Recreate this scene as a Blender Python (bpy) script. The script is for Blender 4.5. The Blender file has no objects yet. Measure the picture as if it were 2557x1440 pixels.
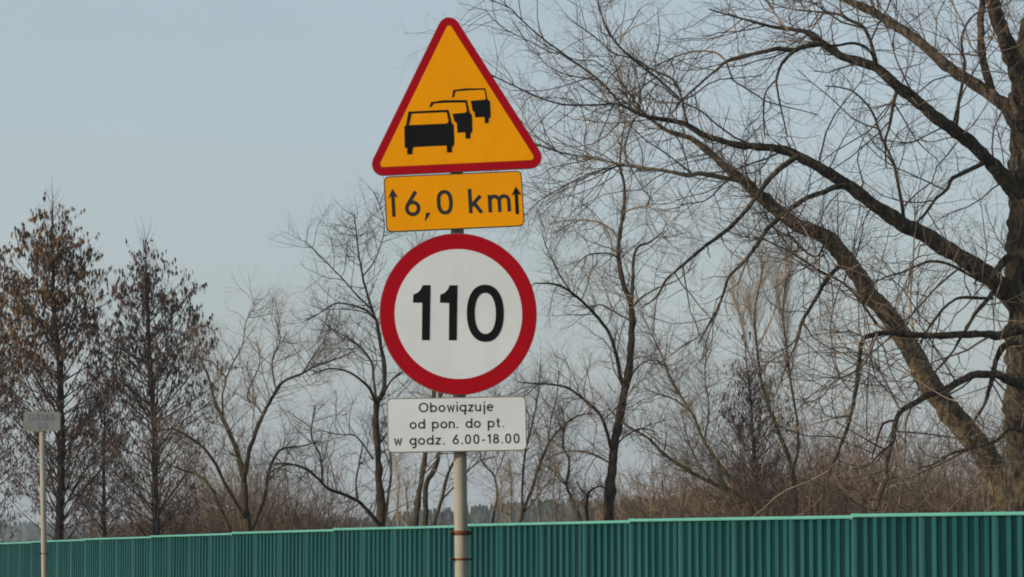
import bpy, bmesh, math
import numpy as np
from mathutils import Vector, Matrix
from mathutils.geometry import tessellate_polygon

S = bpy.context.scene
COL = S.collection
rng = np.random.default_rng(11)

# ------------------------------------------------------------------ camera
F = 8660.0                      # focal length in photograph pixels (2557 wide)
CX, CY = 1278.5, 720.0
CAM = np.array([0.0, 0.0, 1.5])
PITCH = math.atan(700.0 / F)    # horizon lies near the lower edge
cam_d = bpy.data.cameras.new('camera')
cam_d.sensor_width = 36.0
cam_d.lens = 36.0 * F / 2557.0
cam_d.clip_start = 0.1
cam_d.clip_end = 6000.0
cam = bpy.data.objects.new('camera', cam_d)
COL.objects.link(cam)
cam.location = CAM
cam.rotation_euler = (math.pi / 2 + PITCH, 0, 0)
S.camera = cam

# ------------------------------------------------------------------ sky and sun
SUN_ELEV = math.radians(15)
SUN_DIR = Vector((-0.906, -0.423, 0)).normalized() * math.cos(SUN_ELEV)
SUN_DIR.z = math.sin(SUN_ELEV)
w = bpy.data.worlds.new('World')
S.world = w
w.use_nodes = True
nt = w.node_tree
bg = nt.nodes['Background']
sky = nt.nodes.new('ShaderNodeTexSky')
sky.sky_type = 'NISHITA'
sky.sun_disc = False
sky.sun_elevation = SUN_ELEV
sky.sun_rotation = math.atan2(SUN_DIR.x, SUN_DIR.y)
sky.air_density = 1.0
sky.dust_density = 3.0
sky.ozone_density = 1.5
veil = nt.nodes.new('ShaderNodeMix')          # thin high cloud: an even grey-blue veil
veil.data_type = 'RGBA'
veil.inputs['B'].default_value = (4.42, 4.95, 5.45, 1)
cl_tc = nt.nodes.new('ShaderNodeTexCoord')
cl_mp = nt.nodes.new('ShaderNodeMapping'); cl_mp.inputs['Scale'].default_value = (5, 5, 16)
cl_n = nt.nodes.new('ShaderNodeTexNoise'); cl_n.inputs['Scale'].default_value = 1.0; cl_n.inputs['Detail'].default_value = 4.0
cl_r = nt.nodes.new('ShaderNodeMapRange'); cl_r.inputs[3].default_value = 0.30; cl_r.inputs[4].default_value = 0.54
nt.links.new(cl_tc.outputs['Generated'], cl_mp.inputs[0]); nt.links.new(cl_mp.outputs[0], cl_n.inputs['Vector'])
nt.links.new(cl_n.outputs['Fac'], cl_r.inputs[0]); nt.links.new(cl_r.outputs[0], veil.inputs['Factor'])
nt.links.new(sky.outputs[0], veil.inputs['A'])
nt.links.new(veil.outputs['Result'], bg.inputs['Color'])
bg.inputs['Strength'].default_value = 0.148

sun_d = bpy.data.lights.new('sun', 'SUN')
sun_d.energy = 4.6
sun_d.angle = math.radians(0.6)
sun_d.color = (1.0, 0.88, 0.70)
sun = bpy.data.objects.new('sun', sun_d)
COL.objects.link(sun)
sun.rotation_euler = SUN_DIR.to_track_quat('Z', 'Y').to_euler()

vs = S.view_settings
vs.view_transform = 'Standard'
vs.look = 'None'
vs.exposure = 0.0
vs.gamma = 1.0
vs.use_curve_mapping = False

# ------------------------------------------------------------------ helpers
def at(px, py, Y):
    """World point at depth Y seen at photograph pixel (px, py)."""
    x, y = (px - CX) / F, (CY - py) / F
    dy = math.cos(PITCH) - y * math.sin(PITCH)
    dz = math.sin(PITCH) + y * math.cos(PITCH)
    s = Y / dy
    return np.array([x * s, Y, CAM[2] + dz * s])

def px2m(px, Y):
    return px * Y / F

def tag(o, label=None, cat=None, group=None, kind=None):
    if label: o['label'] = label
    if cat: o['category'] = cat
    if group: o['group'] = group
    if kind: o['kind'] = kind
    return o

def empty(name, loc, label, cat, group=None):
    o = bpy.data.objects.new(name, None)
    o.empty_display_size = 0.3
    COL.objects.link(o)
    o.location = tuple(float(v) for v in loc)
    return tag(o, label, cat, group)

def link(name, me, m, parent=None):
    o = bpy.data.objects.new(name, me)
    COL.objects.link(o)
    if m is not None and not me.materials:
        me.materials.append(m)
    if parent is not None:
        o.parent = parent
    return o

def mesh_from(name, V, Fa, smooth=False):
    """V (n,3); Fa list of index arrays of equal width, each (k,3) or (k,4)."""
    me = bpy.data.meshes.new(name)
    V = np.asarray(V, dtype=np.float32)
    me.vertices.add(len(V))
    me.vertices.foreach_set('co', V.ravel())
    loops = np.concatenate([np.asarray(f, dtype=np.int32).ravel() for f in Fa])
    tot = np.concatenate([np.full(len(f), f.shape[1], dtype=np.int32) for f in Fa])
    start = np.concatenate([[0], np.cumsum(tot)[:-1]]).astype(np.int32)
    me.loops.add(len(loops))
    me.loops.foreach_set('vertex_index', loops)
    me.polygons.add(len(tot))
    me.polygons.foreach_set('loop_start', start)
    me.polygons.foreach_set('loop_total', tot)
    if smooth:
        me.polygons.foreach_set('use_smooth', np.ones(len(tot), dtype=bool))
    me.update(calc_edges=True)
    return me

def tubes(P, R, m):
    """Many tubes at once. P (N,K,3), R (N,K) -> verts, quads."""
    N, K, _ = P.shape
    T = np.empty_like(P)
    T[:, 1:-1] = P[:, 2:] - P[:, :-2]
    T[:, 0] = P[:, 1] - P[:, 0]
    T[:, -1] = P[:, -1] - P[:, -2]
    T /= np.linalg.norm(T, axis=2, keepdims=True) + 1e-9
    mean = T.mean(axis=1)
    ref = np.where(np.abs(mean[:, 1:2]) < 0.8, np.array([[0, 1.0, 0]]), np.array([[1.0, 0, 0]]))[:, None, :]
    U = np.cross(T, ref)
    U /= np.linalg.norm(U, axis=2, keepdims=True) + 1e-9
    W = np.cross(T, U)
    a = np.arange(m) / m * 2 * math.pi
    V = (P[:, :, None, :] + R[:, :, None, None] *
         (np.cos(a)[None, None, :, None] * U[:, :, None, :] + np.sin(a)[None, None, :, None] * W[:, :, None, :]))
    idx = np.arange(N * K * m).reshape(N, K, m)
    q = np.stack([idx[:, :-1, :], np.roll(idx, -1, axis=2)[:, :-1, :],
                  np.roll(idx, -1, axis=2)[:, 1:, :], idx[:, 1:, :]], axis=-1).reshape(-1, 4)
    return V.reshape(-1, 3), q

class Batch:
    def __init__(s): s.V = []; s.Q = []; s.n = 0
    def add(s, P, R, m):
        if len(P) == 0: return
        v, q = tubes(P, R, m)
        s.V.append(v); s.Q.append(q + s.n); s.n += len(v)
    def raw(s, v, q):
        s.V.append(v); s.Q.append(q + s.n); s.n += len(v)
    def mesh(s, name, base, smooth=True):
        return mesh_from(name, np.concatenate(s.V) - np.asarray(base), [np.concatenate(s.Q)], smooth)

# ------------------------------------------------------------------ materials
def nodes(name):
    m = bpy.data.materials.new(name)
    m.use_nodes = True
    t = m.node_tree
    return m, t, t.nodes['Principled BSDF']

def ramp(t, fac, stops):
    r = t.nodes.new('ShaderNodeValToRGB')
    el = r.color_ramp.elements
    el[0].position, el[0].color = stops[0][0], (*stops[0][1], 1)
    el[1].position, el[1].color = stops[-1][0], (*stops[-1][1], 1)
    for p, c in stops[1:-1]:
        e = el.new(p); e.color = (*c, 1)
    t.links.new(fac, r.inputs[0])
    return r.outputs[0]

def noise(t, scale, detail=4.0, stretch=None, coord='Object', rough=0.55):
    tc = t.nodes.new('ShaderNodeTexCoord')
    n = t.nodes.new('ShaderNodeTexNoise')
    n.inputs['Scale'].default_value = scale
    n.inputs['Detail'].default_value = detail
    n.inputs['Roughness'].default_value = rough
    if stretch:
        mp = t.nodes.new('ShaderNodeMapping')
        mp.inputs['Scale'].default_value = stretch
        t.links.new(tc.outputs[coord], mp.inputs[0])
        t.links.new(mp.outputs[0], n.inputs['Vector'])
    else:
        t.links.new(tc.outputs[coord], n.inputs['Vector'])
    return n.outputs['Fac']

def bump(t, b, h, strength, dist):
    n = t.nodes.new('ShaderNodeBump')
    n.inputs['Strength'].default_value = strength
    n.inputs['Distance'].default_value = dist
    t.links.new(h, n.inputs['Height'])
    t.links.new(n.outputs[0], b.inputs['Normal'])

def mottled(name, c0, c1, scale, rough=0.7, spec=0.3, stretch=None, bmp=None, metal=0.0, lo=0.3, hi=0.7):
    m, t, b = nodes(name)
    f = noise(t, scale, 5, stretch)
    t.links.new(ramp(t, f, [(lo, c0), (hi, c1)]), b.inputs['Base Color'])
    b.inputs['Roughness'].default_value = rough
    b.inputs['Specular IOR Level'].default_value = spec
    b.inputs['Metallic'].default_value = metal
    if bmp: bump(t, b, f, *bmp)
    return m

def bark(name, c0, c1, c2, scale=14, lichen=None):
    m, t, b = nodes(name)
    f = noise(t, scale, 9, (1, 1, 0.22), rough=0.68)
    g = noise(t, scale * 0.22, 3)
    a = ramp(t, f, [(0.40, c0), (0.51, c1), (0.66, c2)])
    if lichen:
        mx = t.nodes.new('ShaderNodeMix'); mx.data_type = 'RGBA'
        k = t.nodes.new('ShaderNodeMapRange')
        k.inputs[1].default_value = 0.46; k.inputs[2].default_value = 0.66
        k.inputs[3].default_value = 0.0; k.inputs[4].default_value = 0.8
        t.links.new(g, k.inputs[0])
        t.links.new(k.outputs[0], mx.inputs['Factor'])
        t.links.new(a, mx.inputs['A'])
        mx.inputs['B'].default_value = (*lichen, 1)
        a = mx.outputs['Result']
    t.links.new(a, b.inputs['Base Color'])
    b.inputs['Roughness'].default_value = 0.9
    b.inputs['Specular IOR Level'].default_value = 0.15
    bump(t, b, f, 1.0, 0.07)
    return m

def island(name, cols, rough=0.85, spec=0.2):
    """Every small piece takes its own tone."""
    m, t, b = nodes(name)
    g = t.nodes.new('ShaderNodeNewGeometry')
    n = len(cols)
    t.links.new(ramp(t, g.outputs['Random Per Island'], [(i / (n - 1), c) for i, c in enumerate(cols)]), b.inputs['Base Color'])
    b.inputs['Roughness'].default_value = rough
    b.inputs['Specular IOR Level'].default_value = spec
    return m

def sheeting(name, c, rough=0.5, spec=0.06, dirt=0.16):
    m, t, b = nodes(name)
    big = noise(t, 2.6, 4)
    run = noise(t, 1.0, 5, (11, 1.6, 1), rough=0.6)
    fine = noise(t, 70, 2)
    add = t.nodes.new('ShaderNodeMath'); add.operation = 'ADD'
    mul = t.nodes.new('ShaderNodeMath'); mul.operation = 'MULTIPLY_ADD'
    mul.inputs[1].default_value = 0.35
    t.links.new(fine, mul.inputs[0]); t.links.new(run, mul.inputs[2])
    t.links.new(big, add.inputs[0]); t.links.new(mul.outputs[0], add.inputs[1])
    half = t.nodes.new('ShaderNodeMath'); half.operation = 'MULTIPLY'; half.inputs[1].default_value = 0.72
    t.links.new(add.outputs[0], half.inputs[0]); add = half
    k = 1 - dirt
    g = sum(c) / 3 * 0.25
    lo = tuple(v * k * 0.97 + g * 0.03 for v in c)
    t.links.new(ramp(t, add.outputs[0], [(0.62, lo), (0.86, tuple(v * (1 - dirt * 0.4) for v in c)), (1.0, c)]), b.inputs['Base Color'])
    b.inputs['Roughness'].default_value = rough
    b.inputs['Specular IOR Level'].default_value = spec
    return m

M = {}
M['yellow'] = sheeting('yellow sheeting', (0.82, 0.322, 0.0004), 0.5, 0.05, 0.07)
M['red'] = sheeting('red sheeting', (0.355, 0.0035, 0.011), 0.5, 0.05, 0.10)
M['white'] = sheeting('white sheeting', (0.625, 0.67, 0.695), 0.55, 0.1, 0.08)
M['black'] = mottled('black print', (0.005, 0.006, 0.0065), (0.008, 0.009, 0.010), 5, 0.6, 0.08)
M['grey_print'] = mottled('dark grey print', (0.024, 0.024, 0.026), (0.034, 0.034, 0.036), 5, 0.6, 0.1)
M['blue_print'] = mottled('faded blue print', (0.05, 0.065, 0.13), (0.07, 0.085, 0.15), 20, 0.6, 0.2)
M['rim'] = mottled('brown rim paint', (0.05, 0.036, 0.026), (0.09, 0.07, 0.052), 12, 0.6, 0.3)
M['grey_rim'] = mottled('grey aluminium rim', (0.13, 0.12, 0.10), (0.21, 0.19, 0.16), 12, 0.55, 0.35)
M['marker_white'] = mottled('grey-white sheeting', (0.13, 0.15, 0.145), (0.17, 0.185, 0.18), 9, 0.6, 0.15)  # grey-white all over, slightly mottled
M['galv'] = mottled('galvanised steel', (0.20, 0.188, 0.155), (0.25, 0.235, 0.195), 16, 0.6, 0.12, (1, 1, 0.3))
M['rust'] = mottled('rusty clamp steel', (0.05, 0.018, 0.008), (0.16, 0.065, 0.03), 60, 0.85, 0.2, None, (0.5, 0.002))
M['slat'] = mottled('weathered teal paint', (0.006, 0.043, 0.043), (0.009, 0.056, 0.054), 3.0, 0.6, 0.05, (1, 1, 0.35))
M['post'] = mottled('teal post paint', (0.011, 0.054, 0.052), (0.015, 0.066, 0.062), 3.0, 0.6, 0.05, (1, 1, 0.35))
M['cap'] = mottled('pale turquoise cap paint', (0.062, 0.235, 0.200), (0.090, 0.285, 0.240), 2.0, 0.5, 0.2)
M['backing'] = mottled('recess-shaded green backing panel', (0.0003, 0.0125, 0.0150), (0.0008, 0.0170, 0.0195), 1.6, 0.7, 0.03, (1, 1, 0.4))
def weathered(name, c0, c1):
    m, t, b = nodes(name)
    f = noise(t, 2.4, 6, (1, 1, 0.3), rough=0.62)
    oi = t.nodes.new('ShaderNodeObjectInfo')
    ad = t.nodes.new('ShaderNodeMath'); ad.operation = 'MULTIPLY_ADD'; ad.inputs[1].default_value = 0.34
    t.links.new(oi.outputs['Random'], ad.inputs[0]); t.links.new(f, ad.inputs[2])
    t.links.new(ramp(t, ad.outputs[0], [(0.42, c0), (0.92, c1)]), b.inputs['Base Color'])
    b.inputs['Roughness'].default_value = 0.6; b.inputs['Specular IOR Level'].default_value = 0.05
    return m
M['slat'] = weathered('weathered teal paint', (0.0062, 0.046, 0.0475), (0.0110, 0.069, 0.070))
M['post'] = weathered('teal post paint', (0.0105, 0.055, 0.0555), (0.0170, 0.080, 0.079))
M['backing'] = weathered('recess-shaded green backing panel', (0.0006, 0.0160, 0.0200), (0.0018, 0.0255, 0.0300))  # shade of the recesses between slats put into this dark colour
M['bark_big'] = bark('furrowed poplar bark', (0.014, 0.0115, 0.0095), (0.060, 0.050, 0.038), (0.15, 0.124, 0.090), 17, (0.095, 0.078, 0.045))
M['bark_limb'] = bark('dark limb bark', (0.012, 0.010, 0.008), (0.052, 0.042, 0.032), (0.17, 0.137, 0.098), 20, (0.085, 0.068, 0.04))
M['bark_lean'] = bark('lichened leaning bark', (0.020, 0.0165, 0.0125), (0.115, 0.093, 0.066), (0.29, 0.235, 0.165), 18, (0.17, 0.13, 0.065))
M['bark_slim'] = bark('slim tree bark', (0.014, 0.011, 0.008), (0.045, 0.033, 0.022), (0.095, 0.07, 0.045), 28, (0.07, 0.055, 0.027))
M['bark_dark'] = bark('dark alder bark', (0.009, 0.0075, 0.007), (0.02, 0.016, 0.0135), (0.045, 0.035, 0.027), 24)
M['bark_pale'] = bark('pale sapling bark', (0.16, 0.13, 0.09), (0.28, 0.235, 0.17), (0.40, 0.34, 0.26), 24)
M['bark_moss'] = bark('mossy bark', (0.06, 0.048, 0.022), (0.14, 0.105, 0.04), (0.22, 0.165, 0.07), 18)
M['twig'] = island('bare twigs', [(0.03, 0.024, 0.021), (0.07, 0.055, 0.045), (0.13, 0.10, 0.077), (0.24, 0.19, 0.14)])
M['twig_dark'] = island('dark twigs', [(0.015, 0.012, 0.011), (0.03, 0.023, 0.019), (0.06, 0.045, 0.035)])
M['twig_red'] = island('reddish thicket twigs', [(0.035, 0.026, 0.021), (0.08, 0.059, 0.046), (0.14, 0.105, 0.08), (0.27, 0.21, 0.155)])
def patchy(m, cols, scale):
    # whole patches of a thicket lean darker, redder or tanner
    t = m.node_tree; b = t.nodes['Principled BSDF']
    src = b.inputs['Base Color'].links[0].from_socket
    tint = ramp(t, noise(t, scale, 3), [(0.34, cols[0]), (0.5, cols[1]), (0.66, cols[2])])
    mx = t.nodes.new('ShaderNodeMix'); mx.data_type = 'RGBA'; mx.blend_type = 'MULTIPLY'; mx.inputs['Factor'].default_value = 1.0
    t.links.new(src, mx.inputs['A']); t.links.new(tint, mx.inputs['B'])
    t.links.new(mx.outputs['Result'], b.inputs['Base Color'])
patchy(M['twig_red'], [(0.55, 0.52, 0.52), (0.95, 0.93, 0.90), (1.25, 1.15, 0.95)], 0.8)
M['twig_pale'] = island('pale upright twigs', [(0.11, 0.085, 0.062), (0.18, 0.14, 0.10), (0.26, 0.21, 0.15)])
M['leaf_brown'] = island('withered brown leaves', [(0.05, 0.030, 0.018), (0.11, 0.060, 0.026), (0.18, 0.10, 0.034), (0.13, 0.074, 0.032), (0.075, 0.045, 0.032)], 0.7)
M['leaf_red'] = island('small reddish leaves', [(0.045, 0.026, 0.022), (0.085, 0.048, 0.038), (0.12, 0.072, 0.052), (0.06, 0.04, 0.032)], 0.8)
M['leaf_dark'] = island('withered dark leaves', [(0.03, 0.022, 0.020), (0.06, 0.038, 0.032), (0.085, 0.05, 0.042), (0.05, 0.034, 0.026)], 0.7)
M['grass'] = mottled('winter grass', (0.06, 0.058, 0.022), (0.13, 0.11, 0.055), 0.6, 0.95, 0.1, None, (0.5, 0.05))
M['asphalt'] = mottled('asphalt', (0.042, 0.042, 0.043), (0.062, 0.061, 0.06), 30, 0.9, 0.2, None, (0.3, 0.004))
M['road_paint'] = mottled('road paint', (0.55, 0.55, 0.53), (0.75, 0.75, 0.72), 6, 0.7, 0.2)
M['gravel'] = mottled('gravel verge', (0.14, 0.13, 0.115), (0.26, 0.245, 0.22), 25, 0.95, 0.1, None, (0.6, 0.02))
M['pine'] = island('far conifers', [(0.018, 0.030, 0.022), (0.030, 0.042, 0.028), (0.05, 0.05, 0.034)], 0.95, 0.1)
M['field'] = mottled('far meadow', (0.09, 0.08, 0.04), (0.15, 0.12, 0.07), 0.05, 0.95, 0.1)

# ------------------------------------------------------------------ ground and road
def sheet(name, pts, m, z):
    me = bpy.data.meshes.new(name)
    me.from_pydata([(p[0], p[1], z) for p in pts], [], [tuple(range(len(pts)))])
    o = link(name, me, m)
    o['kind'] = 'structure'
    return o

sheet('ground', [(-3000, -600), (3000, -600), (3000, 4200), (-3000, 4200)], M['grass'], 0.0)
TH = math.radians(18.5)                         # the road runs left of the view
RD = np.array([-math.sin(TH), math.cos(TH)])    # along the road
RN = np.array([math.cos(TH), math.sin(TH)])     # to its right
def road_strip(n0, n1, a0, a1):
    return [tuple(RD * a + RN * n) for n, a in ((n0, a0), (n1, a0), (n1, a1), (n0, a1))]
sheet('road', road_strip(-6.2, 4.2, -60, 260), M['asphalt'], 0.004)
sheet('verge', road_strip(4.2, 5.6, -60, 260), M['gravel'], 0.008)
tag(sheet('edge_line', road_strip(3.45, 3.69, -60, 260), M['road_paint'], 0.008), kind='structure')
lm = bpy.data.meshes.new('lane_dash')
v = []; fc = []
for k in range(-6, 22):
    i = len(v)
    v += [(p[0], p[1], 0.008) for p in road_strip(-0.06 - 0.9, 0.06 - 0.9, k * 12, k * 12 + 4)]
    fc.append((i, i + 1, i + 2, i + 3))
lm.from_pydata(v, [], fc)
link('lane_marking', lm, M['road_paint'])['kind'] = 'structure'

# ------------------------------------------------------------------ noise barrier
BAY = 1.25
fx, fy, th0, kth = -9.49017, 65.67586, 0.310685, 0.00198323
NB = 37
pts = []
x, y = fx, fy
a = th0
for k in range(3):                               # three bays beyond the left edge of the picture
    a -= kth; x -= BAY * math.sin(a); y += BAY * math.cos(a)
angs = []
for k in range(-3, NB - 3):
    pts.append((x, y)); a = th0 + kth * k; angs.append(a)
    x += BAY * math.sin(a); y -= BAY * math.cos(a)
pts = np.array(pts)                              # index j = bay n + 3
cap_px = np.array([(-80, 1361), (0, 1357), (218, 1346.5), (382, 1339.5), (585, 1331), (840, 1321.5),
                   (1160, 1311.5), (1578, 1299), (2132, 1287), (2557, 1278.5), (2800, 1274)])
def cap_z(p):
    px = CX + F * p[0] / (p[1] / math.cos(PITCH)) * 1.0
    py = np.interp(px, cap_px[:, 0], cap_px[:, 1])
    return at(px, py, p[1])[2]

barrier = empty('noise_barrier', (pts[0][0], pts[0][1], 0),
                'long teal slatted noise barrier with pale turquoise cap rail behind both sign posts', 'noise barrier')
BASE = np.array([pts[0][0], pts[0][1], 0.0])

def boxes(defs):
    """defs: list of (8,3) corner arrays -> verts, quads."""
    q0 = np.array([(0, 1, 2, 3), (7, 6, 5, 4), (0, 4, 5, 1), (1, 5, 6, 2), (2, 6, 7, 3), (3, 7, 4, 0)])
    V = np.concatenate(defs)
    Q = np.concatenate([q0 + 8 * i for i in range(len(defs))])
    return V, Q

def prism_along(p, a, u0, u1, d0, d1, z0, z1, zt1=None):
    """Box along the barrier: u along it, d towards the road, z0..z1 (zt1: top height at u1)."""
    t = np.array([math.sin(a), -math.cos(a)])
    n = np.array([-math.cos(a), -math.sin(a)])
    zt1 = z1 if zt1 is None else zt1
    c = []
    for zz, zb in ((z0, z0), (z1, zt1)):
        for u, d, zv in ((u0, d0, zz), (u1, d0, zb), (u1, d1, zb), (u0, d1, zz)):
            q = p + t * u + n * d
            c.append((q[0], q[1], zv))
    return np.array(c) - BASE

slat_f = (0.178, 0.320, 0.460, 0.606, 0.752, 0.893)
jit = np.random.default_rng(5)
tops = []
for j in range(NB):
    tops.append(cap_z(pts[j]))
tops = np.array(tops)
# straight cap segments over four bays, each a little proud of the next one to the left
seg_of = lambda j: (j - 1) // 4                  # joints at n = 2, 6, 10 ... -> j = 5, 9, 13 ...
for j in range(NB - 1):
    p, a = pts[j], angs[j]
    zl, zr = tops[j], tops[j + 1]
    link('backing_panel', mesh_from('backing_panel', *(lambda v, q: (v, [q]))(*boxes([prism_along(p, a, 0.003, BAY - 0.003, -0.05, 0.0, 0.05, zl - 0.02, zr - 0.02)]))), M['backing'], barrier)
    link('post', mesh_from('post', *(lambda v, q: (v, [q]))(*boxes([prism_along(p, a, -0.034, 0.034, -0.07, 0.024, 0.0, zl - 0.0215)]))), M['post'], barrier)
    for f in slat_f:
        u = f * BAY + jit.normal(0, 0.002)
        z = zl + (zr - zl) * f - 0.022
        v, q = boxes([prism_along(p, a, u - 0.037, u + 0.037, 0.0005, 0.0165 + jit.normal(0, 0.0008), 0.06, z)])
        link('slat', mesh_from('slat', v, [q]), M['slat'], barrier)

def cap_profile():
    return [(-0.055, -0.022), (-0.055, 0.004), (-0.035, 0.010), (0.012, 0.010), (0.032, 0.005), (0.036, -0.004), (0.036, -0.021), (0.030, -0.021), (0.030, -0.006)]
joints = [0] + list(range(1, NB, 4)) + ([NB - 1] if (NB - 2) % 4 else [])
joints = sorted(set(joints))
for s0, s1 in zip(joints[:-1], joints[1:]):
    prof = cap_profile()
    V = []
    N = s1 - s0 + 1
    for i in range(N):
        jx = s0 + i
        a = angs[min(jx, s1 - 1)]
        p = pts[jx]
        t = np.array([math.sin(a), -math.cos(a)]); n = np.array([-math.cos(a), -math.sin(a)])
        off = 0.05 if i == 0 else (-0.0 if i == N - 1 else 0)
        lift = 0.006 * (1 - 2 * i / (N - 1))      # right ends tuck below the next cap
        for d, z in prof:
            q = p + t * (-0.02 if i == 0 else 0.03 if i == N - 1 else 0) + n * (d)
            V.append((q[0], q[1], tops[jx] + z + lift))
    V = np.array(V) - BASE
    k = len(prof)
    Q = []
    for i in range(N - 1):
        for c in range(k):
            Q.append((i * k + c, i * k + (c + 1) % k, (i + 1) * k + (c + 1) % k, (i + 1) * k + c))
    o = link('cap_rail', mesh_from('cap_rail', V, [np.array(Q)]), M['cap'], barrier)
    # joint clip: a folded tab over the butt joint
    p, a = pts[s1], angs[min(s1, NB - 2)]
    v1 = prism_along(p, a, -0.03, 0.035, 0.030, 0.041, tops[s1] - 0.034, tops[s1] + 0.004, tops[s1] + 0.011)
    v2 = prism_along(p, a, -0.02, 0.035, -0.05, 0.030, tops[s1] + 0.0115, tops[s1] + 0.016, tops[s1] + 0.020)
    v, q = boxes([v1, v2])
    link('joint_clip', mesh_from('joint_clip', v, [q]), M['cap'], barrier)

# ------------------------------------------------------------------ flat shapes on sign plates
def rounded(poly_fn, n=10):
    return poly_fn

def rrect(w_, h_, r, n=8):
    out = []
    for cx, cy, a0 in ((w_ / 2 - r, h_ / 2 - r, 0), (-w_ / 2 + r, h_ / 2 - r, 90), (-w_ / 2 + r, -h_ / 2 + r, 180), (w_ / 2 - r, -h_ / 2 + r, 270)):
        for k in range(n + 1):
            a = math.radians(a0 + 90 * k / n)
            out.append((cx + r * math.cos(a), cy + r * math.sin(a)))
    return out

def rtri(a_, r, n=10):
    """Rounded equilateral triangle, a_ between corner centres, centred on its centroid."""
    h = a_ * math.sqrt(3) / 2
    out = []
    for (cx, cy), a0 in (((a_ / 2, -h / 3), -90), ((0, 2 * h / 3), 30), ((-a_ / 2, -h / 3), 150)):
        for k in range(n + 1):
            a = math.radians(a0 + 120 * k / n)
            out.append((cx + r * math.cos(a), cy + r * math.sin(a)))
    return out

def circle(r, n=72):
    return [(r * math.cos(2 * math.pi * k / n), r * math.sin(2 * math.pi * k / n)) for k in range(n)]

def plate_mesh(name, loops, z0, z1):
    """Prism in the plate's own plane (x right, y up, z to the front) from an outline with optional holes."""
    flat = [Vector((p[0], p[1], 0)) for l in loops for p in l]
    tris = tessellate_polygon([[Vector((p[0], p[1], 0)) for p in l] for l in loops])
    n = len(flat)
    V = [(p.x, p.y, z1) for p in flat] + [(p.x, p.y, z0) for p in flat]
    T = []
    for t in tris:
        A, B, C = (flat[i] for i in t)
        if (B - A).cross(C - A).z < 0: t = (t[0], t[2], t[1])
        T.append(t)
    faces = [tuple(t) for t in T] + [(t[0] + n, t[2] + n, t[1] + n) for t in T]
    i = 0
    for l in loops:
        k = len(l)
        for c in range(k):
            faces.append((i + c, i + (c + 1) % k, n + i + (c + 1) % k, n + i + c))
        i += k
    me = bpy.data.meshes.new(name)
    me.from_pydata(V, [], faces)
    bm = bmesh.new(); bm.from_mesh(me)
    bmesh.ops.recalc_face_normals(bm, faces=bm.faces)
    bm.to_mesh(me); bm.free()
    return me

# ---- a monoline lettering like the one on the signs: strokes in units of the capital height
def arc(cx, cy, rx, ry, a0, a1, n=14):
    return [(cx + rx * math.cos(math.radians(a0 + (a1 - a0) * k / n)), cy + ry * math.sin(math.radians(a0 + (a1 - a0) * k / n))) for k in range(n + 1)]

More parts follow.
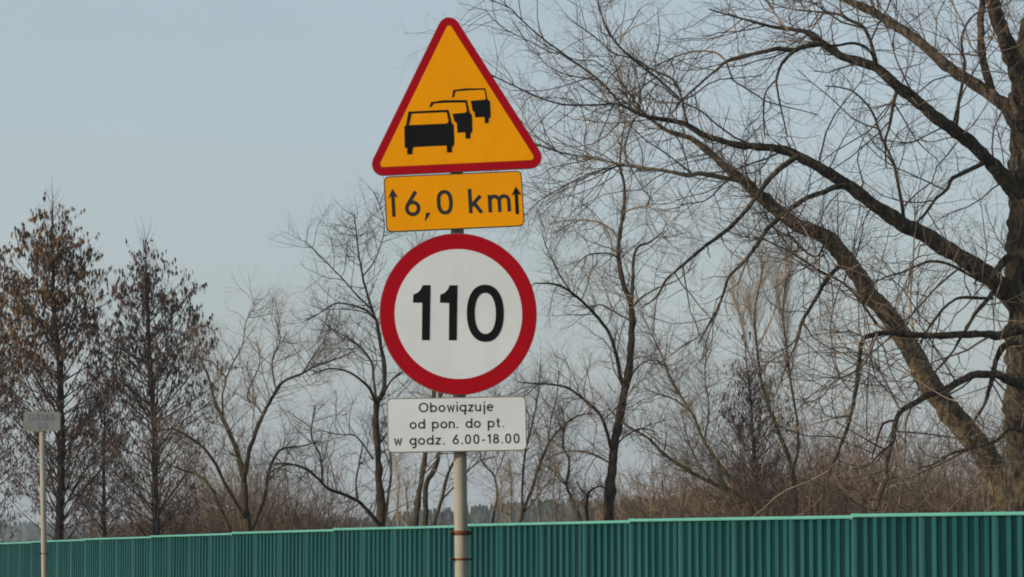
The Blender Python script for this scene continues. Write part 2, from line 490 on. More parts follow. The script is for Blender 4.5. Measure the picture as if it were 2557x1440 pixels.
bowl = ('c', arc(.29, .36, .29, .29, 0, 360, 22)[:-1])
zero = ('c', [(.28 + .24 * math.copysign(abs(math.cos(t)) ** .82, math.cos(t)), .5 + .43 * math.copysign(abs(math.sin(t)) ** .82, math.sin(t))) for t in [2 * math.pi * k / 28 for k in range(28)]])
dot = lambda x, y: ('o', [(x, y - .075), (x, y + .075)])
GL = {
    'O': (.90, [('c', arc(.45, .5, .43, .43, 0, 360, 28)[:-1])]),
    'G': (.86, [('o', arc(.45, .5, .41, .43, 45, 360, 22) + [(.46, .5)])]),
    'o': (.58, [bowl]), 'b': (.58, [bowl, ('o', [(0, 0), (0, 1)])]), 'd': (.58, [bowl, ('o', [(.58, 0), (.58, 1)])]),
    'p': (.58, [bowl, ('o', [(0, -.32), (0, .72)])]),
    'g': (.58, [bowl, ('o', [(.58, .72), (.58, -.02)] + arc(.32, -.04, .26, .24, 0, -120, 8))]),
    'a': (.58, [bowl, ('o', [(.58, 0), (.58, .72)])]),
    'ą': (.58, [bowl, ('o', [(.58, 0), (.58, .72)]), ('o', [(.56, .02), (.47, -.12), (.50, -.24), (.62, -.25)])]),
    'w': (.70, [('o', [(0, .72), (.17, .04), (.35, .62), (.53, .04), (.70, .72)])]),
    'i': (.02, [('o', [(.01, 0), (.01, .72)]), dot(.01, .94)]),
    'j': (.14, [('o', [(.12, .72), (.12, -.10)] + arc(-.03, -.12, .15, .16, 0, -70, 6)), dot(.12, .94)]),
    'z': (.46, [('o', [(0, .65), (.44, .65), (0.02, .07), (.47, .07)])]),
    'u': (.48, [('o', [(0, .72), (0, .28)] + arc(.24, .29, .24, .22, 180, 360, 12)), ('o', [(.48, .72), (.48, 0)])]),
    'e': (.58, [('o', [(.01, .38), (.565, .38)] ), ('o', arc(.29, .36, .28, .29, 4, 318, 22))]),
    'n': (.48, [('o', [(0, 0), (0, .72)]), ('o', arc(.24, .42, .24, .23, 180, 0, 12) + [(.48, 0)])]),
    'm': (.86, [('o', [(0, 0), (0, .72)]), ('o', arc(.215, .44, .215, .21, 180, 0, 12) + [(.43, 0)]), ('o', arc(.645, .44, .215, .21, 180, 0, 12) + [(.86, 0)])]),
    't': (.36, [('o', [(.13, .98), (.13, .24)] + arc(.31, .25, .18, .18, 180, 275, 6)), ('o', [(-.02, .65), (.34, .65)])]),
    'k': (.50, [('o', [(.0, 0), (.0, 1)]), ('o', [(.45, .70), (.02, .28)]), ('o', [(.16, .41), (.47, 0)])]),
    '6': (.56, [('c', arc(.28, .31, .25, .25, 0, 360, 22)[:-1]), ('o', [(.44, 1.0), (.075, .45)])]),
    '0': (.56, [zero]),
    '1': (.26, [('o', [(.0, .74), (.19, .94)]), ('o', [(.22, 0), (.22, 1)])]),
    '8': (.54, [('c', arc(.27, .73, .19, .19, 0, 360, 18)[:-1]), ('c', arc(.27, .30, .24, .23, 0, 360, 20)[:-1])]),
    '.': (.10, [dot(.05, .075)]),
    '-': (.30, [('o', [(0, .38), (.30, .38)])]),
}

def ribbon(pts_, closed, hw, z, V, Fc):
    n = len(pts_)
    P = np.array(pts_, dtype=float)
    L = []
    for i in range(n):
        a = P[i] - P[i - 1] if (closed or i > 0) else P[1] - P[0]
        b = P[(i + 1) % n] - P[i] if (closed or i < n - 1) else P[-1] - P[-2]
        a = a / (np.linalg.norm(a) + 1e-9); b = b / (np.linalg.norm(b) + 1e-9)
        na = np.array([-a[1], a[0]]); nb = np.array([-b[1], b[0]])
        m = na + nb; m /= np.linalg.norm(m) + 1e-9
        L.append(m * hw / max(0.45, float(m @ na)))
    i0 = len(V)
    for i in range(n):
        for s in (1, -1):
            q = P[i] + s * L[i]
            V.append((q[0], q[1], z))
    for i in range(n if closed else n - 1):
        k = (i + 1) % n
        Fc.append((i0 + 2 * i + 1, i0 + 2 * k + 1, i0 + 2 * k, i0 + 2 * i))

def text_mesh(name, s, x0, x1, y0, cap, z, weight=0.135, glyph_x=None):
    """Lay s between x0 and x1 on the baseline y0."""
    out = []
    adv = sum(GL[c][0] if c != ' ' else 0.28 for c in s) * cap
    gap = (x1 - x0 - adv - weight * cap) / max(1, len(s) - 1)
    x = x0 + weight * cap / 2
    k = 0
    for c in s:
        if c != ' ':
            V, Fc = [], []
            for kind, p in GL[c][1]:
                k += 1
                ribbon([(x + q[0] * cap, y0 + q[1] * cap) for q in p], kind == 'c', weight * cap / 2, z + 0.00012 * (k % 4), V, Fc)
            me = bpy.data.meshes.new(name)
            me.from_pydata(V, [], Fc)
            out.append(me)
            x += GL[c][0] * cap
        else:
            x += 0.28 * cap
        x += gap
    return out

def add_text(meshes, m, parent):
    for me in meshes:
        add_part('letter', me, m, parent)

# ------------------------------------------------------------------ the road sign
YS = 20.0
PXM = YS / F * 1.0032                              # metres per photograph pixel at the sign
foot = at(1158, 1480, YS); foot[2] = 0.0
top = at(1133, 120, YS)
sign = empty('road_sign', foot, 'tall post with traffic jam triangle, 6,0 km plate, round 110 plate and hours plate', 'road sign')
FT = np.array(foot)

def rod(name, p0, p1, r, m, parent, base, sides=28, cap_top=True):
    P = np.array([[p0, (np.array(p0) + np.array(p1)) / 2, p1]], dtype=float)
    v, q = tubes(P, np.full((1, 3), r), sides)
    me = mesh_from(name, v - base, [q], True)
    bm = bmesh.new(); bm.from_mesh(me)
    bmesh.ops.contextual_create(bm, geom=[e for e in bm.edges if e.is_boundary and all(vv.index >= 2 * sides for vv in e.verts)])
    bm.to_mesh(me); bm.free()
    return link(name, me, m, parent)

# the post leans a little to the left
axis0 = np.array([at(1152, 1430, YS)[0], YS + 0.07, 0.0])
p_hi = at(1136, 130, YS); p_lo = at(1152, 1430, YS)
slope = (p_hi[0] - p_lo[0]) / (p_hi[2] - p_lo[2])
def post_at(z):
    return np.array([p_lo[0] + slope * (z - p_lo[2]), YS + 0.075, z])
rod('post', post_at(0.0), post_at(p_hi[2]), 0.0385, M['galv'], sign, FT)

def band(z, hgt, r, m, parent, name, posf, base):
    P = np.array([[posf(z - hgt / 2), posf(z - hgt / 2) + 1e-4 * np.array([0, 0, 1]), posf(z + hgt / 2) - 1e-4 * np.array([0, 0, 1]), posf(z + hgt / 2)]])
    R = np.array([[r - 0.004, r, r, r - 0.004]])
    v, q = tubes(P, R, 28)
    return v, q

def clamp(z, m, parent, posf, base, r, bolt, hgt):
    b = Batch()
    v, q = band(z, hgt, r, m, parent, '', posf, base); b.raw(v, q)
    c = posf(z)
    defs = []
    for s in (-1, 1):                              # ears and bolts left and right of the band
        x0, x1 = c[0] + s * (r - 0.003), c[0] + s * (r + bolt)
        lo, hi = min(x0, x1), max(x0, x1)
        for yy in (-0.012, 0.008):
            defs.append(np.array([(xx, c[1] + yy + dy, z + zz) for zz in (-hgt * .42, hgt * .42) for xx, dy in ((lo, 0), (hi, 0), (hi, 0.006), (lo, 0.006))]))
        xb = c[0] + s * (r + bolt * 0.6)
        v, q = tubes(np.array([[(xb, c[1] - 0.03, z), (xb, c[1] - 0.012, z), (xb, c[1] + 0.028, z)]]), np.array([[0.0075, 0.0075, 0.005]]), 6)
        b.raw(v, q)
    v, q = boxes(defs); b.raw(v, q)
    o = link('clamp', b.mesh('clamp', base, False), m, parent)
    return o

clamp(at(1150, 1330, YS)[2], M['rust'], sign, post_at, FT, 0.0425, 0.022, 0.026)['label'] = 'rusty brown clamp on the grey post'
c2 = clamp(at(1150, 1396, YS)[2], M['rust'], sign, post_at, FT, 0.0392, 0.026, 0.014)
c2['label'] = 'small clamp with protruding bolts low on the post'

def plate_frame(px, py, yaw, roll, fwd=0.0):
    c = at(px, py, YS) + np.array([0, -fwd, 0])
    n = Vector((math.sin(yaw), -math.cos(yaw), 0))
    u = Vector((math.cos(yaw), math.sin(yaw), 0))
    vv = Vector((0, 0, 1))
    ca, sa = math.cos(roll), math.sin(roll)
    U = u * ca + vv * sa
    W_ = -u * sa + vv * ca
    Mx = Matrix(((U.x, W_.x, n.x, c[0] - FT[0]), (U.y, W_.y, n.y, c[1] - FT[1]), (U.z, W_.z, n.z, c[2] - FT[2]), (0, 0, 0, 1)))
    return Mx

def add_part(name, me, m, parent, mx=None, label=None):
    o = link(name, me, m, parent)
    if mx is not None: o.matrix_local = mx
    if label: o['label'] = label
    return o

def bracket(parent, y, w_=0.12):
    """Rail behind a plate that carries the clamp round the post."""
    v, q = boxes([np.array([(xx, y + yy, zz) for zz in (-0.045, -0.020) for xx, yy in ((-w_, -.012), (w_, -.012), (w_, .012), (-w_, .012))])])
    return add_part('bracket', mesh_from('bracket', v, [q]), M['grey_rim'], parent)

YAW = math.radians(7)
KX = 1.0 / math.cos(YAW)

# --- warning triangle
roll = math.radians(3.55)
tri_c = (1135.0, 291.0)
mx = plate_frame(*tri_c, YAW, roll, 0.012)
A_, R_ = 372 * PXM, 27 * PXM
tri = add_part('warning_plate', plate_mesh('warning_plate', [rtri(A_, R_)], -0.020, 0.0), M['red'], sign, mx,
               'red-edged yellow triangle with three black cars in a queue')
# folded back edge
add_part('edge', plate_mesh('edge', [[(x_ * 1.0, y_ * 1.035) for x_, y_ in rtri(A_, R_ + 0.0025)]], -0.024, -0.0035), M['grey_rim'], tri)
tri.data.transform(Matrix.Diagonal((1.0, 1.035, 1, 1)))
bd = 19.5 * PXM
add_part('yellow_field', plate_mesh('yellow_field', [[(x_ * 1.0, y_ * 1.035) for x_, y_ in rtri(A_, R_ - bd)]], -0.001, 0.0012), M['yellow'], tri)
bracket(tri, 0.28); bracket(tri, -0.08)

def local(zx, zy, ox, oy, sc, c, rl):
    dx, dy = (ox + zx * sc - c[0]) * PXM, (oy + zy * sc - c[1]) * PXM
    u = dx * math.cos(rl) - dy * math.sin(rl)
    v_ = -dx * math.sin(rl) - dy * math.cos(rl)
    return (u * KX, v_)
tr = lambda L: [local(x_, y_, 980, 190, 280 / 1833, tri_c, math.radians(3.3)) for x_, y_ in L]
car1 = tr([(262, 590), (905, 552), (918, 560), (968, 775), (1000, 800), (1008, 1130), (970, 1160), (972, 1255), (888, 1258), (884, 1142), (355, 1172), (325, 1200), (325, 1292), (240, 1296), (238, 1188), (200, 1188), (193, 840), (222, 815)])
hole1 = tr([(312, 622), (885, 592), (915, 735), (905, 765), (880, 780), (265, 815)])
car2a = tr([(625, 430), (830, 395), (1215, 388), (1262, 600), (1298, 630), (1305, 908), (1272, 940), (1272, 1022), (1195, 1028), (1190, 920), (1060, 932), (1052, 770), (1012, 740), (980, 618), (1180, 600), (1210, 580), (1216, 560), (1190, 428), (855, 436), (672, 452), (638, 505), (605, 520)])
car3a = tr([(995, 225), (1190, 196), (1520, 190), (1552, 375), (1595, 400), (1605, 665), (1575, 690), (1572, 762), (1510, 768), (1505, 665), (1352, 672), (1342, 590), (1310, 560), (1280, 400), (1510, 378), (1530, 352), (1505, 212), (1210, 228), (1030, 245), (1000, 345), (972, 350)])
add_part('car_symbol', plate_mesh('car_symbol', [car1, hole1[::-1]], 0.0008, 0.0026), M['black'], tri)
add_part('car_symbol', plate_mesh('car_symbol', [car2a], 0.0008, 0.0026), M['black'], tri)
add_part('car_symbol', plate_mesh('car_symbol', [car3a], 0.0008, 0.0026), M['black'], tri)

# --- distance plate
roll = math.radians(3.3)
pc = (1134.5, 502.5)
mx = plate_frame(*pc, YAW, roll)
pw, ph = 345 * PXM * KX, 140 * PXM
dist = add_part('distance_plate', plate_mesh('distance_plate', [rrect(pw, ph, 0.03)], -0.020, 0.0), M['rim'], sign, mx,
                'yellow plate reading 6,0 km between two up arrows')
add_part('yellow_field', plate_mesh('yellow_field', [rrect(pw - 0.012, ph - 0.012, 0.026)], -0.001, 0.0012), M['yellow'], dist)
bracket(dist, 0.0)
rl = roll
L2 = lambda zx, zy: local(zx, zy, 940, 420, 390 / 2557, pc, rl)
base_v = L2(590, 800)[1]
cap_h = 402 * (390 / 2557) * PXM
kz = 0
def put(ch, zx0, zx1, y0, mat_list):
    global kz
    V, Fc = [], []
    x0 = L2(zx0, 600)[0]; x1 = L2(zx1, 600)[0]
    wq = 0.0215
    wid = GL[ch][0]
    lo = min(q[0] for _, p in GL[ch][1] for q in p); hi = max(q[0] for _, p in GL[ch][1] for q in p)
    sx = (x1 - x0 - wq) / max(1e-3, hi - lo)
    for kind, p in GL[ch][1]:
        kz += 1
        ribbon([(x0 + wq / 2 + (q[0] - lo) * sx, y0 + q[1] * cap_h) for q in p], kind == 'c', wq / 2, 0.0018 + 0.00015 * (kz % 4), V, Fc)
    me = bpy.data.meshes.new('letter'); me.from_pydata(V, [], Fc)
    add_part('letter', me, M['grey_print'], dist)
bv = base_v + 0.004
put('6', 462, 718, bv, None); put('0', 988, 1250, bv, None); put('k', 1508, 1748, bv, None); put('m', 1828, 2202, bv, None)
comma = [L2(812, 735), L2(880, 728), L2(868, 765), L2(805, 868), L2(792, 866)]
add_part('comma', plate_mesh('comma', [comma], 0.0008, 0.0022), M['grey_print'], dist)
def arrow(zx, zy_tip, zy_base):
    tip = L2(zx, zy_tip); b_ = L2(zx + 5, zy_base)
    x0 = tip[0]; hw, sw = 0.0285, 0.0098
    hy = tip[1] - 0.053
    return [(x0, tip[1]), (x0 + hw, hy + 0.004), (x0 + hw - 0.008, hy + 0.002), (x0 + sw, hy + 0.010), (x0 + sw, b_[1]), (x0 - sw, b_[1]), (x0 - sw, hy + 0.010), (x0 - hw + 0.008, hy + 0.002), (x0 - hw, hy - 0.002)]
add_part('arrow', plate_mesh('arrow', [arrow(262, 345, 808)], 0.0008, 0.0022), M['grey_print'], dist)
add_part('arrow', plate_mesh('arrow', [arrow(2282, 280, 740)], 0.0008, 0.0022), M['black'], dist)

# --- speed limit disc
roll = math.radians(0.3)
sc_ = (1145.0, 783.5)
mx = plate_frame(*sc_, YAW, roll)
RO = 199.0 * PXM
RI = 162.5 * PXM
disc = add_part('speed_limit_plate', plate_mesh('speed_limit_plate', [circle(RO, 96)], -0.020, 0.0), M['red'], sign, mx,
                'white round plate with red ring and black number 110')
disc.data.transform(Matrix.Diagonal((0.985, 1.01, 1, 1)))
add_part('edge', plate_mesh('edge', [[(x_ * .985, y_ * 1.01) for x_, y_ in circle(RO + 0.003, 96)]], -0.026, -0.0035), M['grey_rim'], disc)
add_part('white_field', plate_mesh('white_field', [[(x_ * .985, y_ * 1.0) for x_, y_ in circle(RI, 96)]], -0.001, 0.0012), M['white'], disc)
bracket(disc, 0.2); bracket(disc, -0.25)
D = lambda L: [local(x_, y_, 1000, 690, 290 / 2320, sc_, 0.0) for x_, y_ in L]
def digit_one(o):
    return D([(o + 445, 175), (o + 602, 173), (o + 592, 700), (o + 582, 1275), (o + 427, 1275), (o + 437, 528), (o + 252, 525), (o + 260, 362), (o + 320, 340), (o + 375, 300), (o + 415, 250), (o + 437, 200)])
add_part('digit', plate_mesh('digit', [digit_one(0)], 0.0008, 0.0026), M['black'], disc)
add_part('digit', plate_mesh('digit', [digit_one(537)], 0.0008, 0.0026), M['black'], disc)
def sup(cx, cy, rx, ry, e, n=48):
    return [(cx + rx * math.copysign(abs(math.cos(t)) ** e, math.cos(t)), cy + ry * math.copysign(abs(math.sin(t)) ** e, math.sin(t))) for t in [2 * math.pi * k / n for k in range(n)]]
add_part('digit', plate_mesh('digit', [D(sup(1692, 733, 368, 573, .90)), D(sup(1692, 735, 211, 411, .90))[::-1]], 0.0008, 0.0026), M['black'], disc)

# --- hours plate
roll = math.radians(1.3)
hc = (1141.5, 1059.5)
mx = plate_frame(*hc, YAW, roll)
pw, ph = 346 * PXM * KX, 136 * PXM
note = add_part('hours_plate', plate_mesh('hours_plate', [rrect(pw, ph, 0.028)], -0.020, 0.0), M['grey_rim'], sign, mx,
                'white plate with three lines giving days and hours')
add_part('white_field', plate_mesh('white_field', [rrect(pw - 0.012, ph - 0.012, 0.024)], -0.001, 0.0012), M['white'], note)
bracket(note, 0.0)
zs = 380 / 2557 * PXM * KX
for s_, a0, a1, by in (('Obowiązuje', 650, 1905, 0.0735), ('od pon. do pt.', 495, 2085, -0.0215), ('w godz. 6.00-18.00', 230, 2335, -0.114)):
    add_text(text_mesh('letter', s_, (a0 - 1290) * zs, (a1 - 1290) * zs, by, 0.0555, 0.0018, 0.155), M['grey_print'], note)

# ------------------------------------------------------------------ small marker sign
YM = 31.0
PM = YM / F * 1.0032
mf = at(110, 1470, YM); mf[2] = 0
marker = empty('marker_sign', mf, 'small grey-white marker plate reading G0180 on a thin post at left', 'marker sign')
m_hi = at(104, 1070, YM); m_lo = at(109.5, 1436, YM)
ms = (m_hi[0] - m_lo[0]) / (m_hi[2] - m_lo[2])
def mpost(z): return np.array([m_lo[0] + ms * (z - m_lo[2]), YM + 0.03, z])
rod('post', mpost(0), mpost(at(104, 1035, YM)[2]), 0.0255, M['galv'], marker, np.array(mf), 20)
cm = at(104.5, 1052, YM)
Mx = Matrix.Translation(Vector(cm) - Vector(mf)) @ Matrix.Rotation(math.radians(0.6), 4, 'Y').inverted() @ Matrix.Rotation(math.pi / 2, 4, 'X')
mp = add_part('plate', plate_mesh('plate', [rrect(92 * PM, 48 * PM, 0.022)], -0.014, 0.0), M['grey_rim'], marker, Mx)
add_part('white_field', plate_mesh('white_field', [rrect(92 * PM - 0.008, 48 * PM - 0.008, 0.019)], -0.001, 0.001), M['marker_white'], mp)
add_text(text_mesh('letter', 'G0180', -33 * PM, 32 * PM, 1.5 * PM, 16 * PM, 0.0014, 0.14), M['blue_print'], mp)
add_text(text_mesh('letter', '00', -10 * PM, 15 * PM, -19 * PM, 16 * PM, 0.0014, 0.14), M['blue_print'], mp)
clamp(at(108, 1380, YM)[2], M['galv'], marker, mpost, np.array(mf), 0.0275, 0.012, 0.022)

# ------------------------------------------------------------------ trees
def smooth_path(pl, Y0, Y1, wob, step_px=7.0, seed=0, knob=0.09, thin=1.0):
    """Traced stem: [(px, py, width px)] from its foot outwards -> points and radii in metres."""
    r_ = np.random.default_rng(seed)
    A = np.array([(p[0], p[1], p[2] if len(p) > 2 else np.nan) for p in pl], dtype=float)
    seg = np.hypot(np.diff(A[:, 0]), np.diff(A[:, 1]))
    s = np.concatenate([[0], np.cumsum(seg)])
    ok = ~np.isnan(A[:, 2])
    wd = np.interp(s, s[ok], A[ok, 2])
    n = max(4, int(s[-1] / step_px) + 1)
    t = np.linspace(0, s[-1], n)
    def cr(v):
        # Catmull-Rom through the traced points
        out = np.empty(n)
        for i, tt in enumerate(t):
            k = min(max(int(np.searchsorted(s, tt)) - 1, 0), len(s) - 2)
            u = (tt - s[k]) / max(1e-6, s[k + 1] - s[k])
            p0 = v[max(k - 1, 0)]; p1 = v[k]; p2 = v[k + 1]; p3 = v[min(k + 2, len(v) - 1)]
            out[i] = 0.5 * (2 * p1 + (p2 - p0) * u + (2 * p0 - 5 * p1 + 4 * p2 - p3) * u * u + (3 * p1 - p0 - 3 * p2 + p3) * u ** 3)
        return out
    X, Yp = cr(A[:, 0]), cr(A[:, 1])
    Wd = np.interp(t, s, wd)
    f = t / s[-1]
    # depth drifts smoothly from Y0 to Y1 with a slow sway
    ph = r_.uniform(0, 6.28)
    depth = Y0 + (Y1 - Y0) * f + wob * np.sin(f * 4.2 + ph) * np.sin(f * math.pi * 0.5)
    crook = np.cumsum(r_.normal(0, 0.10, (n, 2)), axis=0); crook -= np.linspace(0, 1, n)[:, None] * crook[-1]
    X = X + crook[:, 0] * np.minimum(Wd, 12) * 0.42; Yp = Yp + crook[:, 1] * np.minimum(Wd, 12) * 0.42
    P = np.array([at(X[i], Yp[i], depth[i]) for i in range(n)])
    kn = 1 + knob * np.clip(22.0 / Wd, 0.3, 1.0) * np.convolve(r_.normal(0, 1, n + 4), np.ones(3) / 3, 'same')[2:-2]
    R = Wd * thin * depth / F / 2 * np.clip(kn, 0.7, 1.4)
    return P, R

def grow(start, dirs, L, r0, K, wiggle, up, rg, tip=0.35):
    N = len(start)
    P = np.empty((N, K + 1, 3)); P[:, 0] = start
    d = dirs.copy()
    upv = np.array([0, 0, 1.0])
    for k in range(K):
        d = d + rg.normal(0, wiggle, (N, 3)) + (up[:, None] if np.ndim(up) else up) * upv
        d /= np.linalg.norm(d, axis=1, keepdims=True)
        P[:, k + 1] = P[:, k] + d * (L / K)[:, None]
    R = r0[:, None] * np.linspace(1, tip, K + 1)[None, :]
    return P, R

def spawn(parents, n, ang, rg, tlo=0.12, thi=1.0, outward=None, bias=1.0):
    """parents: list of (P (K,3), R (K)) or stacked arrays. Picks n points by length; returns start, dir, parent radius."""
    SP, SD, SR, SL, ST = [], [], [], [], []
    for P, R in parents:
        if P.ndim == 2: P = P[None]; R = R[None]
        a, b = P[:, :-1], P[:, 1:]
        K = a.shape[1]
        t = (np.arange(K) + 0.5) / K
        SP.append(np.stack([a, b], 2).reshape(-1, 2, 3))
        SD.append((b - a).reshape(-1, 3)); SR.append(R[:, :-1].reshape(-1))
        ST.append(np.tile(t, len(P)))
    SP = np.concatenate(SP); SD = np.concatenate(SD); SR = np.concatenate(SR); ST = np.concatenate(ST)
    ln = np.linalg.norm(SD, axis=1)
    wgt = ln * ((ST > tlo) & (ST <= thi)) * (0.35 + ST) ** bias
    idx = rg.choice(len(ln), n, p=wgt / wgt.sum())
    u = rg.uniform(0, 1, n)[:, None]
    st = SP[idx, 0] * (1 - u) + SP[idx, 1] * u
    d = SD[idx] / ln[idx][:, None]
    rv = rg.normal(0, 1, (n, 3))
    side = np.cross(d, rv); side /= np.linalg.norm(side, axis=1, keepdims=True) + 1e-9
    th = rg.uniform(math.radians(ang[0]), math.radians(ang[1]), n)[:, None]
    return st, d * np.cos(th) + side * np.sin(th), SR[idx], ST[idx]

def twiggery(b, parents, levels, rg):
    """Grow levels of twigs from the traced stems into the batch b; returns every level."""
    cur = parents
    out = []
    # short broken stubs along the limbs
    st, d, pr, pt = spawn(parents, max(8, levels[0]['n'] // 6), (40, 85), rg, 0.1)
    P, R = grow(st, d, rg.uniform(0.05, 0.28, len(st)), np.minimum(pr * 0.5, rg.uniform(0.006, 0.016, len(st))), 3, 0.25, 0.03, rg, 0.55)
    b.add(P, R, 5)
    for li, lv in enumerate(levels):
        st, d, pr, pt = spawn(cur, int(lv['n'] * (1.35, 1.75, 2.0)[min(li, 2)]), lv.get('ang', (30, 65)), rg, lv.get('tlo', 0.12), 1.0, bias=lv.get('bias', 1.0))
        L = rg.uniform(*lv['len'], len(st)) * (1.15 - 0.5 * pt * lv.get('short', 1.0))
        r0 = np.minimum(pr * 0.62, lv['r'] * (L / lv['len'][1]) ** 0.5 * rg.uniform(0.8, 1.25, len(st)))
        P, R = grow(st, d, L, r0, lv.get('K', 4), lv.get('wig', 0.18), lv.get('up', 0.06), rg, lv.get('tip', 0.4))
        b.add(P, R, lv.get('m', 3))
        out.append((P, R))
        cur = [(P, R)] + (list(parents) if lv.get('mix') else [])
    return out

def make_tree(name, label, traces, Y, bark_m, twig_m, levels, seed, group=None, limb_min=7.5, limb_m=None, cat='tree', sides=10, knob=0.09, thin=1.0):
    """traces: list of (points, dY0, dY1, wobble); the first is the trunk."""
    rg = np.random.default_rng(seed)
    p0 = traces[0][0][0]
    base = at(p0[0], p0[1], Y); base[2] = 0.0
    root = empty(name, base, label, cat, group)
    b = Batch(); par = []
    for i, tr_ in enumerate(traces):
        pl = list(tr_[0])
        d0 = tr_[1] if len(tr_) > 1 else 0.0
        d1 = tr_[2] if len(tr_) > 2 else d0
        wb = tr_[3] if len(tr_) > 3 else 0.25
        own = tr_[4] if len(tr_) > 4 else None
        P, R = smooth_path(pl, Y + d0, Y + d1, wb if i else 0.15, seed=seed * 100 + i, knob=knob, thin=thin)
        rooted = (i == 0) or (pl[0][1] > 1295)
        if rooted:                                   # carry the stem down to the ground with a flare
            q = P[0].copy(); q[2] = -0.05
            mid = (P[0] + q) / 2
            P = np.concatenate([[q, mid], P]); R = np.concatenate([[R[0] * 1.45, R[0] * 1.12], R])
        R[-1] = min(R[-1], 0.004 + 0.3 * R[-1]) if pl[-1][1] > -60 else R[-1]
        wmax = max(q_[2] for q_ in pl if len(q_) > 2)
        par.append((P, R))
        if i == 0 or wmax >= limb_min:
            m_ = own or (bark_m if i == 0 else (limb_m or bark_m))
            ns = (22 if wmax > 60 else sides) if wmax > 14 else 7
            v, q = tubes(P[None], R[None], ns)
            if wmax > 12:                            # knobbly bark outline
                rr = np.random.default_rng(seed + i).normal(0, 1, (len(P) + 10, ns))
                kern = np.hanning(7); kern /= np.sqrt((kern ** 2).sum())
                rr = np.stack([np.convolve(rr[:, c_], kern, 'same')[5:-5] for c_ in range(ns)], 1).reshape(-1, 1)
                cen = np.repeat(P, ns, axis=0)
                v = cen + (v - cen) * (1 + 0.085 * rr)
            link('trunk' if i == 0 else 'limb', mesh_from('trunk' if i == 0 else 'limb', v - base, [q], True), m_, root)
        else:
            b.add(P[None], R[None], 5)
    lv = twiggery(b, par, levels, rg)
    cr = link('crown', b.mesh('crown', base), twig_m, root)
    cr['kind'] = 'stuff'
    return root, base, par, lv

